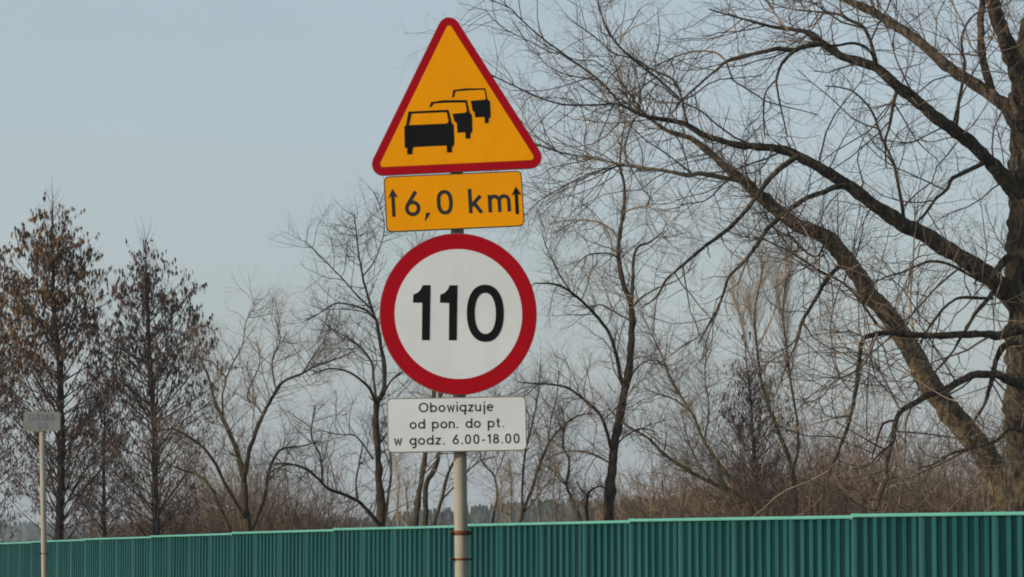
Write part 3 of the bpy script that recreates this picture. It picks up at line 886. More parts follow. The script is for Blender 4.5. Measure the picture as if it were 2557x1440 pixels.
# ---- the big old tree at the right edge
YB = 46.0
big = [
    ([(2584, 1330, 170), (2576, 1200, 142), (2572, 1000, 130), (2570, 800, 124), (2570, 600, 120), (2568, 450, 116), (2566, 300, 106), (2570, 180, 92), (2590, 40, 74), (2615, -120, 62)], 0, 0, 0.1),
    ([(2560, 230, 52), (2528, 140, 46), (2500, 70, 41), (2475, 0, 37), (2435, -130, 30)], -.2, -1.2, .2),
    ([(2560, 340, 52), (2520, 278, 42), (2480, 245, 35), (2440, 215, 33), (2371, 174, 30), (2295, 108, 27), (2225, 59, 25), (2163, 24, 23), (2121, 3, 21), (2040, -50, 17)], 0, 1.5, .4),
    ([(2480, 236, 23), (2462, 185, 22), (2450, 130, 21), (2450, 40, 18), (2458, -70, 14)], .3, .9, .2),
    ([(2566, 500, 66), (2524, 462, 46), (2475, 406, 37), (2420, 351, 34), (2350, 302, 32), (2295, 260, 31), (2239, 215, 29), (2190, 170, 27), (2145, 153, 24), (2100, 139, 22), (2058, 111, 18), (2024, 83, 14), (1989, 75, 11), (1937, 68, 9), (1885, 55, 7), (1830, 40, 5), (1770, 22, 3.5)], 0, -2.5, .5),
    ([(2052, 108, 15), (2006, 116, 14), (1982, 125, 13), (1937, 123, 11), (1892, 134, 10), (1850, 143, 9), (1815, 153, 8), (1788, 177, 7), (1753, 205, 6), (1722, 233, 5), (1690, 262, 4)], -2.1, -3.0, .3),
    ([(1815, 153, 6), (1791, 132, 6), (1749, 127, 5), (1701, 135, 5), (1659, 153, 4.5), (1624, 170, 4), (1596, 196, 3)], -2.8, -2.2, .3),
    ([(1989, 123, 9), (1954, 156, 8.5), (1939, 194, 8), (1940, 222, 6), (1954, 288, 5), (1966, 340, 3)], -2.4, -3.2, .2),
    ([(1939, 198, 6), (1912, 229, 5.5), (1906, 278, 5), (1910, 345, 3)], -2.7, -2.2, .2),
    ([(2189, 165, 13), (2176, 108, 11), (2156, 66, 9), (2128, 52, 8), (2093, 35, 7), (2040, 29, 6), (1985, 24, 4)], -1.2, -.4, .3),
    ([(2187, 150, 9), (2163, 118, 8), (2128, 108, 8), (2093, 113, 7), (2065, 113, 6), (2020, 95, 4)], -1.2, -2.0, .2),
    ([(2388, 325, 11), (2392, 270, 10), (2409, 163, 9), (2402, 132, 8), (2402, 90, 7), (2427, 42, 6), (2489, 3, 5), (2520, -30, 4)], -.8, -1.6, .2),
    ([(2455, 408, 13), (2416, 424, 11), (2378, 445, 11), (2367, 469, 10), (2336, 499, 9), (2310, 532, 7), (2286, 558, 6)], -.4, -.6, .1),
    ([(2239, 225, 11), (2229, 264, 10), (2222, 309, 9), (2211, 351, 7), (2213, 417, 4)], -1.1, -1.6, .1),
    ([(2256, 560, 11), (2256, 543, 10), (2249, 497, 10), (2232, 417, 9), (2215, 375, 8), (2197, 337, 7.5), (2173, 274, 6), (2140, 236, 5), (2112, 220, 4), (2060, 214, 3)], .4, -.4, .2),
    ([(2566, 790, 82), (2531, 745, 60), (2475, 693, 50), (2423, 658, 46), (2371, 627, 43), (2319, 592, 41), (2267, 568, 39), (2215, 537, 36), (2163, 499, 33), (2121, 467, 30), (2058, 427, 28), (2006, 399, 26), (1989, 389, 25), (1947, 375, 22), (1902, 368, 19), (1850, 363, 17), (1788, 344, 16), (1742, 326, 15), (1718, 309, 14), (1694, 300, 13), (1631, 288, 11), (1593, 278, 9), (1545, 257, 7), (1492, 260, 5), (1406, 259, 4.5), (1336, 238, 4), (1295, 219, 4), (1232, 189, 3), (1190, 160, 2)], 0, -4.0, .6),
    ([(1550, 258, 7), (1527, 233, 6.5), (1492, 198, 6), (1458, 170, 6), (1406, 132, 5.5), (1371, 108, 5), (1336, 80, 4.5), (1295, 42, 4), (1274, 21, 3.5), (1215, -5, 2.5)], -3.2, -4.2, .3),
    ([(1406, 134, 4), (1371, 128, 4), (1320, 102, 3.5), (1280, 82, 3), (1245, 60, 3), (1210, 22, 2)], -3.8, -3.3, .2),
    ([(1716, 309, 9), (1709, 280, 8), (1697, 226, 7), (1680, 198, 6), (1621, 170, 5.5), (1579, 146, 5), (1531, 132, 4), (1490, 96, 3.5), (1440, 60, 2.5)], -3.0, -2.2, .3),
    ([(1697, 245, 7), (1640, 195, 7), (1600, 165, 6.5), (1560, 130, 6), (1530, 95, 5), (1503, 40, 4), (1492, -15, 3)], -3.0, -4.0, .3),
    ([(1593, 285, 5), (1560, 320, 4.5), (1540, 352, 4), (1500, 388, 3), (1440, 420, 2)], -3.3, -3.0, .2),
    ([(2125, 465, 17), (2090, 466, 16), (2058, 478, 14), (2017, 495, 14), (1982, 516, 13), (1954, 540, 12), (1919, 572, 12), (1885, 620, 11), (1852, 660, 10), (1822, 694, 9), (1796, 766, 7), (1777, 798, 6), (1744, 857, 4)], -1.9, -3.6, .3),
    ([(1990, 392, 16), (1940, 427, 14), (1905, 462, 13), (1875, 504, 12), (1822, 563, 11), (1757, 615, 9), (1718, 648, 8), (1666, 694, 6), (1640, 740, 5), (1600, 770, 3)], -2.4, -3.8, .3),
    ([(1796, 766, 5), (1770, 830, 4), (1750, 905, 3)], -3.3, -3.6, .1),
    ([(2590, 640, 30), (2557, 634, 25), (2531, 631, 21), (2510, 645, 19), (2486, 676, 18), (2472, 707, 16)], -.6, -.5, .1),
    ([(2474, 712, 11), (2423, 686, 9), (2381, 665, 8), (2347, 655, 8), (2312, 655, 7.5), (2253, 679, 6), (2215, 690, 5), (2180, 707, 4), (2140, 735, 3)], -.5, -1.4, .2),
    ([(2478, 745, 10), (2423, 743, 9), (2392, 745, 8), (2361, 766, 7.5), (2329, 804, 7), (2302, 849, 5), (2267, 905, 4)], -.4, -1.3, .2),
    ([(2484, 722, 13), (2458, 756, 11), (2433, 783, 10), (2420, 808, 9), (2399, 842, 8), (2371, 888, 7), (2336, 926, 5), (2300, 965, 3)], -.4, -1.5, .2),
    ([(2575, 815, 34), (2531, 825, 26), (2492, 839, 22), (2468, 835, 20), (2406, 835, 18), (2336, 837, 17), (2284, 835, 16), (2232, 830, 15), (2197, 832, 14), (2163, 842, 13), (2150, 875, 12), (2147, 910, 12), (2141, 971, 11), (2122, 1051, 10), (2093, 1131, 8), (2074, 1170, 6), (2055, 1235, 4)], -.5, -3.2, .2),
    ([(2190, 834, 7), (2160, 905, 6.5), (2120, 935, 6), (2085, 950, 5), (2050, 990, 4), (2000, 1010, 3)], -2.2, -3.0, .2),
    ([(2281, 836, 6), (2274, 750, 6), (2281, 650, 5), (2285, 560, 4.5), (2284, 490, 3)], -1.2, -1.0, .1),
    ([(2575, 965, 34), (2521, 949, 25), (2489, 936, 23), (2457, 935, 22), (2425, 939, 21), (2393, 955, 20), (2361, 971, 19), (2313, 987, 17), (2281, 1007, 16), (2249, 1026, 15), (2233, 1058, 14), (2227, 1099, 13), (2214, 1154, 11), (2214, 1195, 9), (2201, 1233, 7), (2185, 1280, 5)], -.6, -3.0, .2),
    ([(2236, 1050, 8), (2205, 1058, 7), (2190, 1100, 6), (2176, 1150, 4)], -2.2, -2.4, .1),
    ([(2225, 1110, 8), (2200, 1130, 6), (2170, 1160, 5), (2130, 1172, 3)], -2.3, -2.8, .1),
    ([(2249, 1026, 7), (2211, 952, 6), (2185, 904, 5), (2166, 863, 4), (2140, 820, 3)], -2.2, -1.8, .1),
    ([(2580, 1080, 14), (2557, 1074, 12), (2521, 1070, 10), (2489, 1099, 9), (2441, 1115, 8), (2377, 1131, 7), (2336, 1157, 5), (2290, 1170, 3)], -.6, -1.5, .2),
    ([(2540, 850, 22), (2505, 866, 17), (2486, 901, 15), (2476, 946, 13), (2457, 1010, 9), (2431, 1058, 6), (2452, 1110, 5), (2462, 1160, 4)], -.7, -1.0, .1),
    ([(1968, 75, 6), (1940, 40, 5), (1920, 10, 4), (1905, -40, 3)], -2.2, -1.4, .1),
    ([(2300, 262, 6), (2262, 200, 5), (2230, 120, 4), (2240, 50, 3), (2235, -20, 2.5)], -1.0, 0.2, .1),
]
lv_big = [dict(n=400, len=(0.45, 1.9), r=0.0125, ang=(30, 75), K=6, wig=0.20, up=0.045, m=4, tlo=0.06, tip=0.45, bias=1.6),
          dict(n=2000, len=(0.22, 1.0), r=0.0075, ang=(30, 65), K=5, wig=0.22, up=0.06, mix=True),
          dict(n=3800, len=(0.10, 0.42), r=0.0042, ang=(30, 65), K=3, wig=0.2, up=0.08)]
make_tree('big_tree', 'massive furrowed trunk at the right edge with long dark arching limbs', big, YB, M['bark_big'], M['twig'], lv_big, 3, limb_m=M['bark_limb'], sides=14, thin=0.92)

# ---- the leaning tree in front of it
YL = 48.0
lean = [
    ([(2548, 1320, 95), (2521, 1249, 80), (2473, 1153, 72), (2425, 1086, 70), (2387, 1042, 66), (2348, 991, 62), (2313, 946, 60), (2284, 892, 57), (2242, 825, 54), (2208, 780, 52), (2173, 738, 50), (2145, 690, 48), (2117, 655, 47), (2092, 622, 46), (2065, 599, 44), (2031, 582, 42), (1996, 568, 40), (1961, 544, 38), (1919, 512, 35), (1885, 485, 32), (1857, 455, 29), (1829, 437, 26), (1788, 399, 21), (1753, 368, 18), (1722, 347, 15), (1673, 330, 12), (1631, 302, 9), (1590, 270, 6), (1540, 215, 4)], 0, -2.5, .2),
    ([(1845, 446, 16), (1822, 446, 14), (1753, 430, 13), (1718, 436, 12), (1666, 425, 10), (1621, 420, 9), (1555, 410, 8), (1482, 394, 6), (1406, 382, 5), (1347, 363, 4), (1300, 352, 2.5)], -1.9, -3.2, .3, M['bark_pale']),
    ([(2112, 655, 15), (2079, 683, 13), (2058, 707, 12), (2041, 738, 11), (2024, 766, 11), (1999, 808, 10), (1992, 842, 8), (1982, 866, 6), (1954, 936, 4), (1935, 990, 3)], -1.2, -2.4, .2),
    ([(1992, 845, 5), (1960, 870, 4), (1925, 890, 3), (1905, 930, 2)], -1.9, -2.4, .1),
    ([(2240, 830, 10), (2195, 815, 9), (2163, 773, 8), (2145, 745, 8), (2107, 707, 7), (2065, 686, 6.5), (2017, 658, 6), (1968, 627, 5), (1909, 599, 4), (1850, 590, 3)], -.6, -1.8, .2),
    ([(1560, 412, 5), (1480, 430, 4.5), (1400, 470, 3.5), (1350, 500, 2.5), (1305, 540, 2)], -2.6, -3.2, .2),
    ([(1830, 436, 7), (1795, 470, 5), (1760, 500, 4), (1700, 510, 3)], -1.9, -2.6, .1),
    ([(2060, 600, 8), (2040, 640, 6), (2000, 620, 5), (1975, 590, 4), (1935, 575, 3)], -1.3, -1.8, .1),
]
lv_lean = [dict(n=230, len=(0.4, 1.7), r=0.010, ang=(30, 75), K=6, wig=0.20, up=0.05, m=4, tlo=0.08, tip=0.45, bias=1.3),
           dict(n=1150, len=(0.2, 0.9), r=0.0065, ang=(30, 65), K=5, wig=0.22, up=0.07, mix=True),
           dict(n=2200, len=(0.1, 0.4), r=0.004, ang=(30, 65), K=3, wig=0.2, up=0.08)]
make_tree('leaning_tree', 'thick tan trunk leaning up to the left in front of the massive tree', lean, YL, M['bark_lean'], M['twig'], lv_lean, 4, limb_m=M['bark_limb'], sides=14, thin=0.86)

# ---- slim tree right of the signs
YT = 62.0
mid = [
    ([(1520, 1310, 27), (1525, 1184, 24), (1529, 1138, 23), (1542, 1073, 21), (1555, 1001, 20), (1564, 949, 19), (1574, 870, 17), (1577, 805, 16), (1574, 759, 15), (1558, 713, 12), (1545, 648, 11), (1545, 596, 10), (1555, 531, 8.5), (1558, 465, 7), (1548, 413, 6), (1553, 347, 4.5), (1562, 300, 3)], 0, .6, .2),
    ([(1576, 762, 11), (1581, 687, 9), (1588, 622, 7), (1626, 602, 5), (1660, 575, 3)], 0, .7, .2),
    ([(1555, 960, 12), (1542, 896, 10), (1522, 831, 9), (1476, 772, 8), (1431, 733, 7), (1391, 710, 5.5), (1333, 707, 3.5)], 0, -1, .2),
    ([(1527, 1120, 10), (1502, 1040, 8), (1463, 1001, 7), (1418, 968, 6), (1372, 958, 5), (1300, 955, 3)], 0, -1.2, .2),
    ([(1524, 1155, 6.5), (1476, 1131, 6), (1431, 1125, 5), (1398, 1131, 4), (1360, 1150, 2.5)], 0, .9, .1),
    ([(1545, 592, 6), (1515, 563, 5.5), (1476, 550, 4.5), (1418, 550, 3.5), (1370, 560, 2)], .3, 1.1, .1),
    ([(1557, 531, 6), (1587, 518, 5), (1626, 518, 4), (1666, 544, 3), (1690, 580, 2)], .3, -.5, .1),
    ([(1546, 645, 5), (1515, 632, 4), (1465, 638, 3.5), (1430, 672, 2)], .2, -.6, .1),
    ([(1575, 800, 5), (1530, 775, 4), (1500, 760, 3.5), (1450, 770, 2)], .2, .9, .1),
    ([(1430, 733, 4), (1400, 690, 4), (1375, 640, 3), (1355, 590, 2)], -.8, -1.2, .1),
    ([(1578, 770, 6), (1600, 745, 5), (1640, 720, 4), (1690, 700, 3), (1740, 660, 2)], .1, .8, .2),
    ([(1562, 960, 5), (1600, 910, 4), (1640, 900, 3), (1680, 930, 2)], .1, .6, .1),
    ([(1528, 1130, 5), (1560, 1090, 4), (1600, 1070, 3.5), (1640, 1080, 2)], .1, .6, .1),
]
lv_mid = [dict(n=210, len=(0.35, 1.3), r=0.0095, ang=(35, 75), K=6, wig=0.19, up=0.04, m=4, tlo=0.1, tip=0.4, bias=1.3),
          dict(n=1050, len=(0.15, 0.7), r=0.0060, ang=(30, 65), K=4, wig=0.2, up=0.06, mix=True),
          dict(n=2400, len=(0.08, 0.32), r=0.0038, ang=(30, 65), K=3, wig=0.2, up=0.08)]
make_tree('slim_tree', 'slim brown tree with a kinked upright trunk just right of the round sign', mid, YT, M['bark_slim'], M['twig'], lv_mid, 5)

# ---- forked tree left of the signs
fork = [
    ([(951, 1320, 24), (951, 1255, 21), (944, 1202, 19), (940, 1144, 18), (935, 1078, 17), (939, 1007, 16), (951, 990, 13), (960, 967, 12), (961, 913, 10.5), (953, 869, 9.5), (944, 811, 8.5), (929, 771, 7), (915, 727, 6), (906, 689, 5), (894, 617, 4), (885, 534, 2.5)], 0, .5, .2),
    ([(939, 1007, 9), (924, 971, 8), (902, 949, 7), (867, 927, 5), (822, 920, 4), (780, 935, 2.5)], 0, -1, .2),
    ([(940, 1000, 8), (933, 949, 7), (927, 904, 6), (902, 869, 5.5), (875, 847, 4.5), (849, 833, 3.5), (815, 812, 2.5)], 0, .9, .2),
    ([(940, 797, 6), (911, 773, 5), (871, 760, 4.5), (835, 758, 4), (800, 780, 3), (764, 802, 2)], .2, -1, .1),
    ([(949, 1312, 12), (915, 1273, 10), (893, 1251, 9), (853, 1233, 8.5), (818, 1220, 8), (791, 1193, 7), (764, 1171, 6), (720, 1158, 5), (684, 1160, 3)], -.1, -1.6, .2),
    ([(806, 1205, 6), (802, 1144, 5), (787, 1109, 4.5), (778, 1082, 4), (787, 1011, 2.5)], -.9, -.4, .1),
    ([(893, 1250, 6), (889, 1202, 5), (900, 1144, 3.5), (905, 1110, 2.5)], -.6, -.2, .1),
    ([(960, 978, 6), (978, 949, 5), (1000, 931, 4.5), (1040, 900, 3), (1080, 860, 2)], .1, 1, .1),
    ([(957, 1315, 8), (968, 1240, 7), (976, 1180, 6), (974, 1120, 5), (972, 1060, 3)], .3, .6, .1),
    ([(932, 1145, 5), (890, 1090, 4), (850, 1085, 3), (800, 1075, 2)], .1, -.8, .1),
    ([(930, 775, 5), (890, 735, 4), (850, 690, 3.5), (815, 655, 3), (760, 600, 2)], .2, -.6, .1),
    ([(906, 690, 4), (940, 640, 3), (960, 560, 2.5), (935, 480, 2)], .3, .8, .1),
    ([(940, 1120, 5), (975, 1070, 4), (1010, 1040, 3), (1060, 1020, 2)], .1, .8, .1),
]
lv_fork = [dict(n=200, len=(0.35, 1.3), r=0.0085, ang=(35, 75), K=6, wig=0.19, up=0.05, m=4, tlo=0.1, tip=0.4, bias=1.3),
           dict(n=950, len=(0.15, 0.7), r=0.0052, ang=(30, 65), K=4, wig=0.2, up=0.06, mix=True),
           dict(n=2000, len=(0.08, 0.32), r=0.0035, ang=(30, 65), K=3, wig=0.2, up=0.08)]
make_tree('forked_tree', 'slender tree forking high up, just left of the round sign', fork, YT, M['bark_slim'], M['twig_dark'], lv_fork, 6)

# ---- many-stemmed tree further left
YP = 69.0
multi = [
    ([(618, 1330, 20), (613, 1260, 18), (609, 1198, 16), (596, 1144, 13), (578, 1091, 12), (556, 1042, 11), (538, 1007, 9), (531, 976, 7), (520, 940, 6), (502, 900, 4), (480, 860, 2.5)], 0, .5, .2),
    ([(610, 1200, 13), (622, 1127, 12), (640, 1082, 11), (658, 1038, 10), (684, 984, 8.5), (707, 953, 7), (756, 931, 6), (787, 913, 5), (827, 900, 4), (889, 876, 2.5)], 0, -1.2, .2),
    ([(659, 1036, 6), (640, 1011, 5), (618, 989, 5), (636, 940, 4), (649, 904, 3), (640, 850, 2)], -.4, .3, .1),
    ([(756, 931, 5), (778, 896, 4), (800, 864, 3), (822, 847, 2)], -.9, -.6, .1),
    ([(622, 1328, 12), (649, 1273, 10), (662, 1233, 9), (667, 1189, 8), (689, 1135, 6.5), (711, 1118, 5), (756, 1113, 3.5), (800, 1100, 2)], .2, 1.0, .1),
    ([(610, 1290, 11), (582, 1242, 9), (560, 1202, 8.5), (538, 1158, 8), (507, 1118, 7), (471, 1091, 6), (436, 1073, 4.5), (395, 1072, 3)], 0, -1.0, .2),
    ([(573, 1325, 11), (542, 1251, 9), (524, 1215, 8.5), (493, 1184, 7), (450, 1172, 5), (410, 1150, 3)], .5, 1.2, .1),
    ([(558, 1036, 6), (556, 984, 5.5), (564, 949, 5), (547, 922, 4), (529, 904, 3), (505, 895, 2)], .3, -.4, .1),
    ([(560, 955, 4.5), (585, 900, 4), (605, 860, 3.5), (615, 800, 2.5), (640, 755, 2)], .3, .9, .1),
    ([(690, 975, 4), (680, 900, 3.5), (700, 850, 3), (690, 800, 2)], -.6, -.3, .1),
    ([(670, 1185, 5), (690, 1170, 4), (735, 1160, 3), (780, 1180, 2)], .6, .2, .1),
]
lv_multi = [dict(n=260, len=(0.35, 1.3), r=0.0085, ang=(30, 70), K=6, wig=0.19, up=0.07, m=4, tlo=0.1, tip=0.4, bias=1.3),
            dict(n=1250, len=(0.15, 0.7), r=0.0055, ang=(30, 65), K=4, wig=0.2, up=0.07, mix=True),
            dict(n=2600, len=(0.08, 0.32), r=0.0038, ang=(30, 65), K=3, wig=0.2, up=0.08)]
make_tree('many_stemmed_tree', 'bare tree with several spreading stems between the leafy trees and the forked tree', multi, YP, M['bark_slim'], M['twig'], lv_multi, 7)

# ---- trees behind the sign post
YQ = 60.0
behind = [
    ([(1036, 1315, 17), (1040, 1280, 15), (1046, 1240, 14), (1054, 1200, 14), (1062, 1150, 13), (1066, 1115, 12), (1078, 1040, 11), (1084, 985, 10), (1082, 900, 8), (1065, 800, 6), (1050, 700, 4), (1040, 620, 3)], 0, .4, .1),
    ([(1062, 1318, 14), (1062, 1240, 13), (1066, 1205, 13), (1083, 1172, 12), (1092, 1135, 11), (1094, 1060, 10), (1100, 985, 9), (1115, 900, 7), (1130, 780, 5), (1150, 680, 3)], .3, .9, .1),
    ([(1082, 1318, 9), (1105, 1245, 8), (1115, 1200, 7.5), (1130, 1160, 7), (1165, 1115, 5.5), (1210, 1060, 4), (1250, 980, 3)], -.3, -.8, .1),
    ([(1105, 1245, 6), (1130, 1220, 5.5), (1160, 1185, 5), (1200, 1150, 4), (1240, 1140, 3)], -.3, .5, .1),
    ([(1062, 1180, 5), (1080, 1160, 4), (1110, 1120, 3)], .1, -.4, .1),
]
lv_q = [dict(n=110, len=(0.35, 1.2), r=0.0085, ang=(30, 70), K=6, wig=0.19, up=0.06, m=4, tlo=0.15, tip=0.4, bias=1.3),
        dict(n=600, len=(0.15, 0.7), r=0.0055, ang=(30, 65), K=4, wig=0.2, up=0.07, mix=True),
        dict(n=1200, len=(0.08, 0.32), r=0.0038, ang=(30, 65), K=3, wig=0.2, up=0.08)]
make_tree('twin_stem_tree', 'pair of bent brown stems rising behind the white hours plate', behind, YQ, M['bark_slim'], M['twig'], lv_q, 8)

vtree = [
    ([(1290, 1318, 9), (1305, 1288, 8), (1304, 1240, 7), (1307, 1180, 6), (1313, 1130, 5), (1330, 1060, 4), (1345, 980, 3), (1350, 900, 2)], 0, .5, .1),
    ([(1303, 1285, 9), (1318, 1245, 8.5), (1332, 1210, 8), (1352, 1150, 7.5), (1372, 1105, 6.5), (1400, 1070, 5), (1440, 1040, 4), (1480, 1030, 2.5)], 0, -.8, .1),
    ([(1308, 1278, 6), (1335, 1250, 5.5), (1360, 1215, 4.5), (1380, 1195, 3)], 0, .4, .1),
    ([(1370, 1105, 4), (1375, 1050, 3.5), (1390, 990, 3), (1395, 930, 2)], -.5, -.3, .1),
]
lv_v = [dict(n=90, len=(0.3, 1.0), r=0.0075, ang=(30, 70), K=5, wig=0.19, up=0.06, m=4, tlo=0.15, tip=0.4, bias=1.3),
        dict(n=480, len=(0.15, 0.6), r=0.005, ang=(30, 65), K=4, wig=0.2, up=0.07, mix=True),
        dict(n=900, len=(0.08, 0.3), r=0.0036, ang=(30, 65), K=3, wig=0.2, up=0.08)]
make_tree('young_tree', 'young V-shaped tree with smooth brown stems right of the sign post', vtree, 61.0, M['bark_slim'], M['twig'], lv_v, 9)

crook = [
    ([(1458, 1318, 9), (1440, 1270, 8), (1425, 1235, 7.5), (1415, 1212, 7), (1420, 1170, 6), (1418, 1140, 5.5), (1405, 1110, 5), (1410, 1060, 3.5), (1400, 1010, 2)], 0, .5, .1),
    ([(1415, 1213, 5), (1395, 1195, 4.5), (1375, 1170, 3.5), (1350, 1160, 2)], 0, .3, .1),
]
make_tree('young_tree', 'crooked dark young tree with a leaning foot left of the slim tree', crook, 61.5, M['bark_dark'], M['twig_dark'],
          [dict(n=50, len=(0.3, 0.9), r=0.0065, ang=(30, 70), K=5, up=0.06, m=4), dict(n=260, len=(0.15, 0.5), r=0.0048, K=4, up=0.07, mix=True), dict(n=500, len=(0.08, 0.3), r=0.0036, K=3)], 10)
umb = [
    ([(1468, 1316, 9), (1466, 1290, 8), (1463, 1262, 7.5), (1468, 1234, 7), (1478, 1222, 5.5), (1500, 1214, 4), (1520, 1226, 2.5)], 0, .3, .05),
    ([(1466, 1236, 5), (1452, 1224, 4), (1440, 1200, 3)], 0, -.2, .05),
]
make_tree('stunted_tree', 'stunted dark little tree at the foot of the slim tree', umb, 60.5, M['bark_dark'], M['twig_dark'],
          [dict(n=26, len=(0.2, 0.5), r=0.006, ang=(30, 70), K=5, up=0.06, m=4), dict(n=120, len=(0.1, 0.35), r=0.0045, K=4, up=0.07, mix=True)], 12)
hook = [
    ([(1228, 1318, 7), (1237, 1270, 6.5), (1243, 1235, 6), (1236, 1190, 5.5), (1222, 1172, 4.5), (1205, 1155, 3.5), (1195, 1120, 2)], 0, .3, .05),
    ([(1236, 1190, 4), (1250, 1160, 3.5), (1262, 1120, 3), (1270, 1060, 2)], 0, -.3, .05),
]
make_tree('young_tree', 'thin young tree with a bent top just right of the grey post', hook, 60.0, M['bark_slim'], M['twig'],
          [dict(n=40, len=(0.25, 0.8), r=0.0055, ang=(30, 70), K=5, up=0.07, m=4), dict(n=200, len=(0.1, 0.45), r=0.0042, K=4, up=0.07, mix=True), dict(n=400, len=(0.08, 0.3), r=0.0034, K=3)], 13)

birch = [
    ([(1381, 1318, 6.5), (1386, 1285, 6), (1389, 1268, 5.5), (1381, 1246, 4.5), (1381, 1210, 4), (1383, 1165, 3), (1378, 1110, 2)], 0, .2, .05),
    ([(1389, 1268, 5), (1397, 1240, 4), (1398, 1200, 3.5), (1393, 1150, 2.5)], 0, -.2, .05),
]
lv_s = [dict(n=26, len=(0.2, 0.7), r=0.0055, ang=(20, 50), K=5, up=0.12, m=3), dict(n=110, len=(0.1, 0.4), r=0.004, K=3, up=0.1, mix=True)]
make_tree('birch_sapling', 'pale forked sapling between the grey post and the slim tree', birch, 60.0, M['bark_pale'], M['twig_pale'], lv_s, 14)
sap = [(994, 1160, 'pale upright sapling beside the foot of the forked tree', -2), (1016, 1200, 'thin pale sapling between the forked tree and the twin stems', 2),
       (1252, 1190, 'pale thin sapling nearest the grey post on its right', 1), (1277, 1165, 'pale thin sapling left of the V-shaped young tree', -1), (1345, 1180, 'short pale sapling under the V-shaped young tree', 2), (1440, 1240, 'tiny pale sapling between the crooked and the stunted tree', 0)]
for i, (sx, sy, lab, lean_) in enumerate(sap):
    t_ = [([(sx, 1316, 5.5), (sx + lean_, 1270, 5), (sx - lean_, (1270 + sy) / 2, 4), (sx + 2 * lean_, sy, 2)], 0, .1, .05)]
    make_tree('birch_sapling', lab, t_, 58.5 + 0.4 * i, M['bark_pale'], M['twig_pale'], lv_s, 20 + i, group='pale saplings behind the barrier')

# ---- slanting and upright stems right of the slim tree
make_tree('fallen_stem_tree', 'mossy stem slanting low to the left across the thicket', [
    ([(1940, 1312, 16), (1927, 1288, 15), (1855, 1242, 13), (1783, 1210, 11), (1718, 1177, 9), (1653, 1131, 8), (1613, 1092, 6.5), (1561, 1060, 4), (1520, 1020, 2.5)], 0, -1, .2),
    ([(1783, 1210, 6), (1740, 1150, 5), (1715, 1090, 4), (1700, 1020, 2.5)], -.4, 0, .1),
], 64.0, M['bark_moss'], M['twig'], [dict(n=90, len=(0.3, 1.2), r=0.0075, ang=(35, 75), K=5, up=0.09, m=4), dict(n=460, len=(0.15, 0.6), r=0.0052, K=4, up=0.08, mix=True), dict(n=800, len=(0.08, 0.3), r=0.0036, K=3)], 30)
make_tree('slanting_tree', 'mossy tree slanting up to the left behind the slim tree', [
    ([(1925, 1312, 13), (1905, 1270, 12), (1855, 1225, 10.5), (1809, 1177, 9), (1757, 1105, 7.5), (1724, 1027, 6.5), (1679, 955, 5.5), (1653, 890, 4.5), (1626, 831, 3), (1600, 780, 2)], 0, .8, .2),
    ([(1724, 1027, 5), (1690, 1000, 4), (1650, 985, 3), (1610, 970, 2)], .4, 0, .1),
    ([(1757, 1105, 5), (1770, 1020, 4), (1760, 940, 3), (1765, 860, 2)], .4, 1, .1),
], 65.0, M['bark_moss'], M['twig'], [dict(n=120, len=(0.3, 1.3), r=0.0075, ang=(25, 60), K=5, up=0.1, m=4), dict(n=620, len=(0.15, 0.6), r=0.0052, K=4, up=0.09, mix=True), dict(n=1100, len=(0.08, 0.3), r=0.0036, K=3)], 31)
r_will, wb_, wp_, wl_ = make_tree('willow', 'tall thin willow with brush-like upright twigs right of centre', [
    ([(1984, 1315, 15), (1982, 1260, 13), (1979, 1180, 12), (1953, 1105, 10), (1920, 1020, 8.5), (1901, 949, 7), (1888, 857, 6), (1884, 779, 4.5), (1897, 713, 3), (1905, 670, 2)], 0, .5, .2),
    ([(1979, 1178, 9), (1992, 1120, 7.5), (1990, 1050, 6.5), (1975, 960, 6), (1962, 850, 4.5), (1955, 780, 3.5), (1962, 700, 2)], 0, .9, .1),
    ([(1890, 870, 4), (1925, 800, 3.5), (1945, 740, 3), (1970, 680, 2)], .3, -.3, .1),
    ([(1905, 960, 4), (1870, 880, 3.5), (1850, 800, 3), (1840, 730, 2)], .3, 1.0, .1),
], 66.0, M['bark_slim'], M['twig_pale'], [dict(n=130, len=(0.4, 1.1), r=0.007, ang=(12, 35), K=5, wig=0.07, up=0.12, m=4, tlo=0.3, bias=2.5), dict(n=800, len=(0.25, 0.75), r=0.0048, ang=(10, 35), K=4, wig=0.08, up=0.14, mix=True), dict(n=900, len=(0.1, 0.4), r=0.0035, K=3, up=0.12)], 32)

